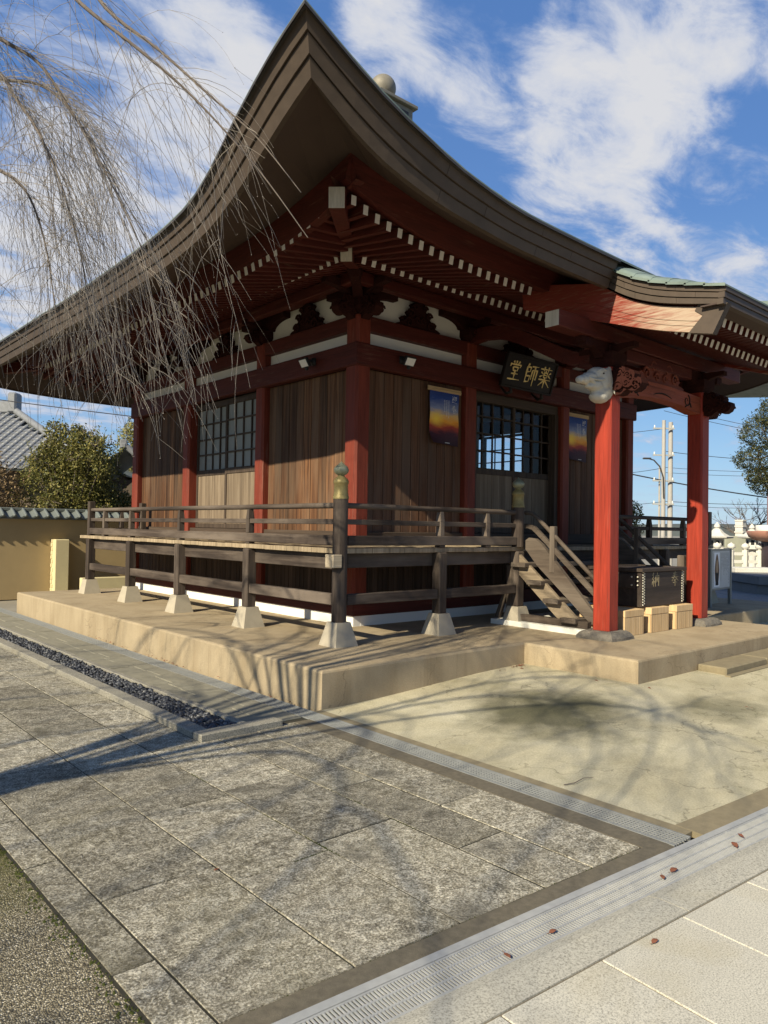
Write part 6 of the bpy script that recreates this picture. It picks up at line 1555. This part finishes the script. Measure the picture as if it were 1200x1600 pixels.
def hang(p, d, L, r, out, k=0):
    lim = LIM - abs(random.gauss(0,.06)); zstop = 2.0 + abs(random.gauss(0,.8));
    if LONG: zstop = random.uniform(1.9, 2.5); lim = LIM
    pts = [p.copy()]; st_ = .11; n = max(4, int(L/st_)); drift = out*random.uniform(.10,.40) + Vector((random.gauss(0,.08),random.gauss(0,.08),0))
    for i in range(n):
        d = (d + (Vector((0,0,-1))+drift)*.22 + Vector((random.gauss(0,.05),random.gauss(0,.05),random.gauss(0,.03)))).normalized()
        p = p + d*st_
        q = p - CAM_POS; fd = q.dot(F_)
        if fd > .3 and q.dot(R_)/fd > lim: break   # the crown ends here
        if p.z < zstop: break
        pts.append(p.copy())
        if random.random() < .55: bud(p, .0065)
        if k < 2 and random.random() < (.24 if k == 0 else .08) and i > 1:
            hang(p.copy(), (d + Vector((random.gauss(0,.7),random.gauss(0,.7),random.gauss(.3,.3)))).normalized(), L*(1-i/n)*random.uniform(.3,.75)+.1, r*.7, out, k+1)
    if len(pts) > 2: fine(pts, r, r*.42)
for li, (pts, ra, rb, (start, nt_)) in enumerate(limbs):
    n = len(pts); rad = [lerp(ra, rb, (i/(n-1))**.55) for i in range(n)]
    MB().tube(pts, rad, 7).build('branch', MT['bark'], tree)
    out = (pts[-1]-FORK); out.z = 0; out.normalize()
    if li < 6: out = (out*.35 + RHh*.75).normalized()
    LIM = (-.12, -.14)[li] if li < 2 else -.30 if li < 6 else -.36
    if li >= 6:   # thicker side branches of the crown
        for k in range(4):
            i = random.randint(4, n-4); q = pts[i].copy(); d = ((pts[i+1]-pts[i]).normalized()*.5 + Vector((random.gauss(0,.8),random.gauss(0,.8),random.gauss(.3,.3)))).normalized(); bp_ = [q.copy()]; r0 = random.uniform(.008,.017)
            for m_ in range(random.randint(7, 13)):
                d = (d + Vector((random.gauss(0,.12),random.gauss(0,.12),-.12))).normalized(); q = q + d*.17
                g_ = q - CAM_POS; fd = g_.dot(F_)
                if q.z < 2.2 or (fd > .2 and g_.dot(R_)/fd > -.56): break
                bp_.append(q.copy())
            if len(bp_) > 3:
                MB().tube(bp_, [lerp(r0, .003, j/(len(bp_)-1)) for j in range(len(bp_))], 5).build('branch', MT['bark'], tree)
                for _ in range(10): hang(random.choice(bp_[1:]).copy(), Vector((random.gauss(0,.6),random.gauss(0,.6),random.gauss(.2,.4))).normalized(), random.uniform(.5,1.8), random.uniform(.0016,.003), out)
    for k in range(nt_):
        i = random.randint(start, n-2); p = pts[i].lerp(pts[i+1], random.random()); t = (pts[i+1]-pts[i]).normalized()
        d = (t + Vector((random.gauss(0,.6),random.gauss(0,.6),random.gauss(.35,.4)))).normalized()
        hang(p, d, random.uniform(.5, 2.5)*(1.0 if li < 6 else .9), random.uniform(.0012,.0025), out)
LONG = True
for li, cnt, LIM in ((1,5,-.17),(2,12,-.22),(3,12,-.25),(4,12,-.25)):   # the longest strands, hanging down in front of the hall wall
    pts = limbs[li][0]; n = len(pts); out = (RHh*.9+Vector((random.gauss(0,.1),random.gauss(0,.1),0)))
    for k in range(cnt):
        i = random.randint(n*2//3, n-2); hang(pts[i].copy(), ((pts[i+1]-pts[i]).normalized()+Vector((random.gauss(0,.3),random.gauss(0,.3),.1))).normalized(), 3.2, random.uniform(.0022,.0032), out)
tw.build('hanging_twigs', MT['twig'], tree, kind='stuff')

# ------------------------------------------------------------------ fallen leaves, a twig
def dry_leaf(x, y, z, s_, lab, grp='dry leaves on the paving'):
    a = random.random()*6.3; mb = MB(); R3 = Matrix.Rotation(a, 3, 'Z')
    P = [(-.5,0,0),(-.2,.22,.06),(.2,.26,.10),(.6,.02,.03),(.25,-.24,.12),(-.15,-.2,.03)]
    V = [R3 @ Vector(p)*s_ + Vector((x,y,z)) for p in P]; mb.add(V, [(0,1,5),(1,2,4,5),(2,3,4)]); mb.tube([V[0], V[0]+R3@Vector((-.3,.05,.05))*s_], .0012, 3)
    return tag(mb.build('dry_leaf', MT['leaf_dry']), lab, 'leaf', grp)
for x, y, z, s_, lab in [(-1.94,-5.53,.012,.045,'dry brown leaf farthest right on the cross drain grating'),(-2.08,-5.56,.012,.06,'curled dry leaf on the cross drain, next to the farthest right leaf'),
    (-2.58,-5.50,.012,.055,'largest dry leaf on the cross drain beside the end of the long drain'),(-2.68,-5.50,.012,.045,'dry leaf on the cross drain just left of the largest leaf'),
    (-3.44,-5.46,.012,.04,'single dry leaf on the cross drain in front of the middle of the pavers'),(-3.70,-5.45,.012,.038,'dry leaf on the cross drain nearest the bottom of the photo'),
    (-3.24,-5.77,.036,.04,'dry red leaf lying alone on the pale granite path joint'),(-4.165,-4.17,.004,.03,'small orange leaf in the paver joint'),
    (.52,-3.10,.10,.05,'small dry leaf on the concrete left of the platform corner'),(.62,-3.60,.10,.05,'dry leaf on the concrete in front of the platform corner'),(.72,-4.45,.07,.045,'dry leaf on the open concrete at the right')]:
    dry_leaf(x, y, z, s_, lab)
ll = MB()
for i in range(60):
    if i < 24: x, y = .60-abs(random.gauss(0,.22)), -2.14-abs(random.gauss(0,.05)); z = slabz(x, y)+.006
    else: x, y = -2.09+random.gauss(0,.025), random.uniform(-1.8, 3.0); z = .008
    s_ = random.uniform(.02,.045); R3 = Matrix.Rotation(random.random()*6.3, 3, 'Z') @ Matrix.Rotation(random.gauss(0,.4), 3, 'X')
    ll.add([R3 @ Vector(p)*s_ + Vector((x,y,z)) for p in ((-.5,0,0),(0,.25,.08),(.55,0,0),(0,-.25,.1))], [(0,3,1),(1,3,2)])
ll.build('leaf_litter', MT['leaf_dry'], kind='stuff')
tag(MB().tube([(-2.0,-4.50,.008),(-1.93,-4.53,.012),(-1.82,-4.52,.016),(-1.76,-4.55,.016)], [.003,.003,.0025,.0015], 5).build('fallen_twig', MT['bark']), 'thin fallen twig lying on the concrete beside the long drain', 'twig')
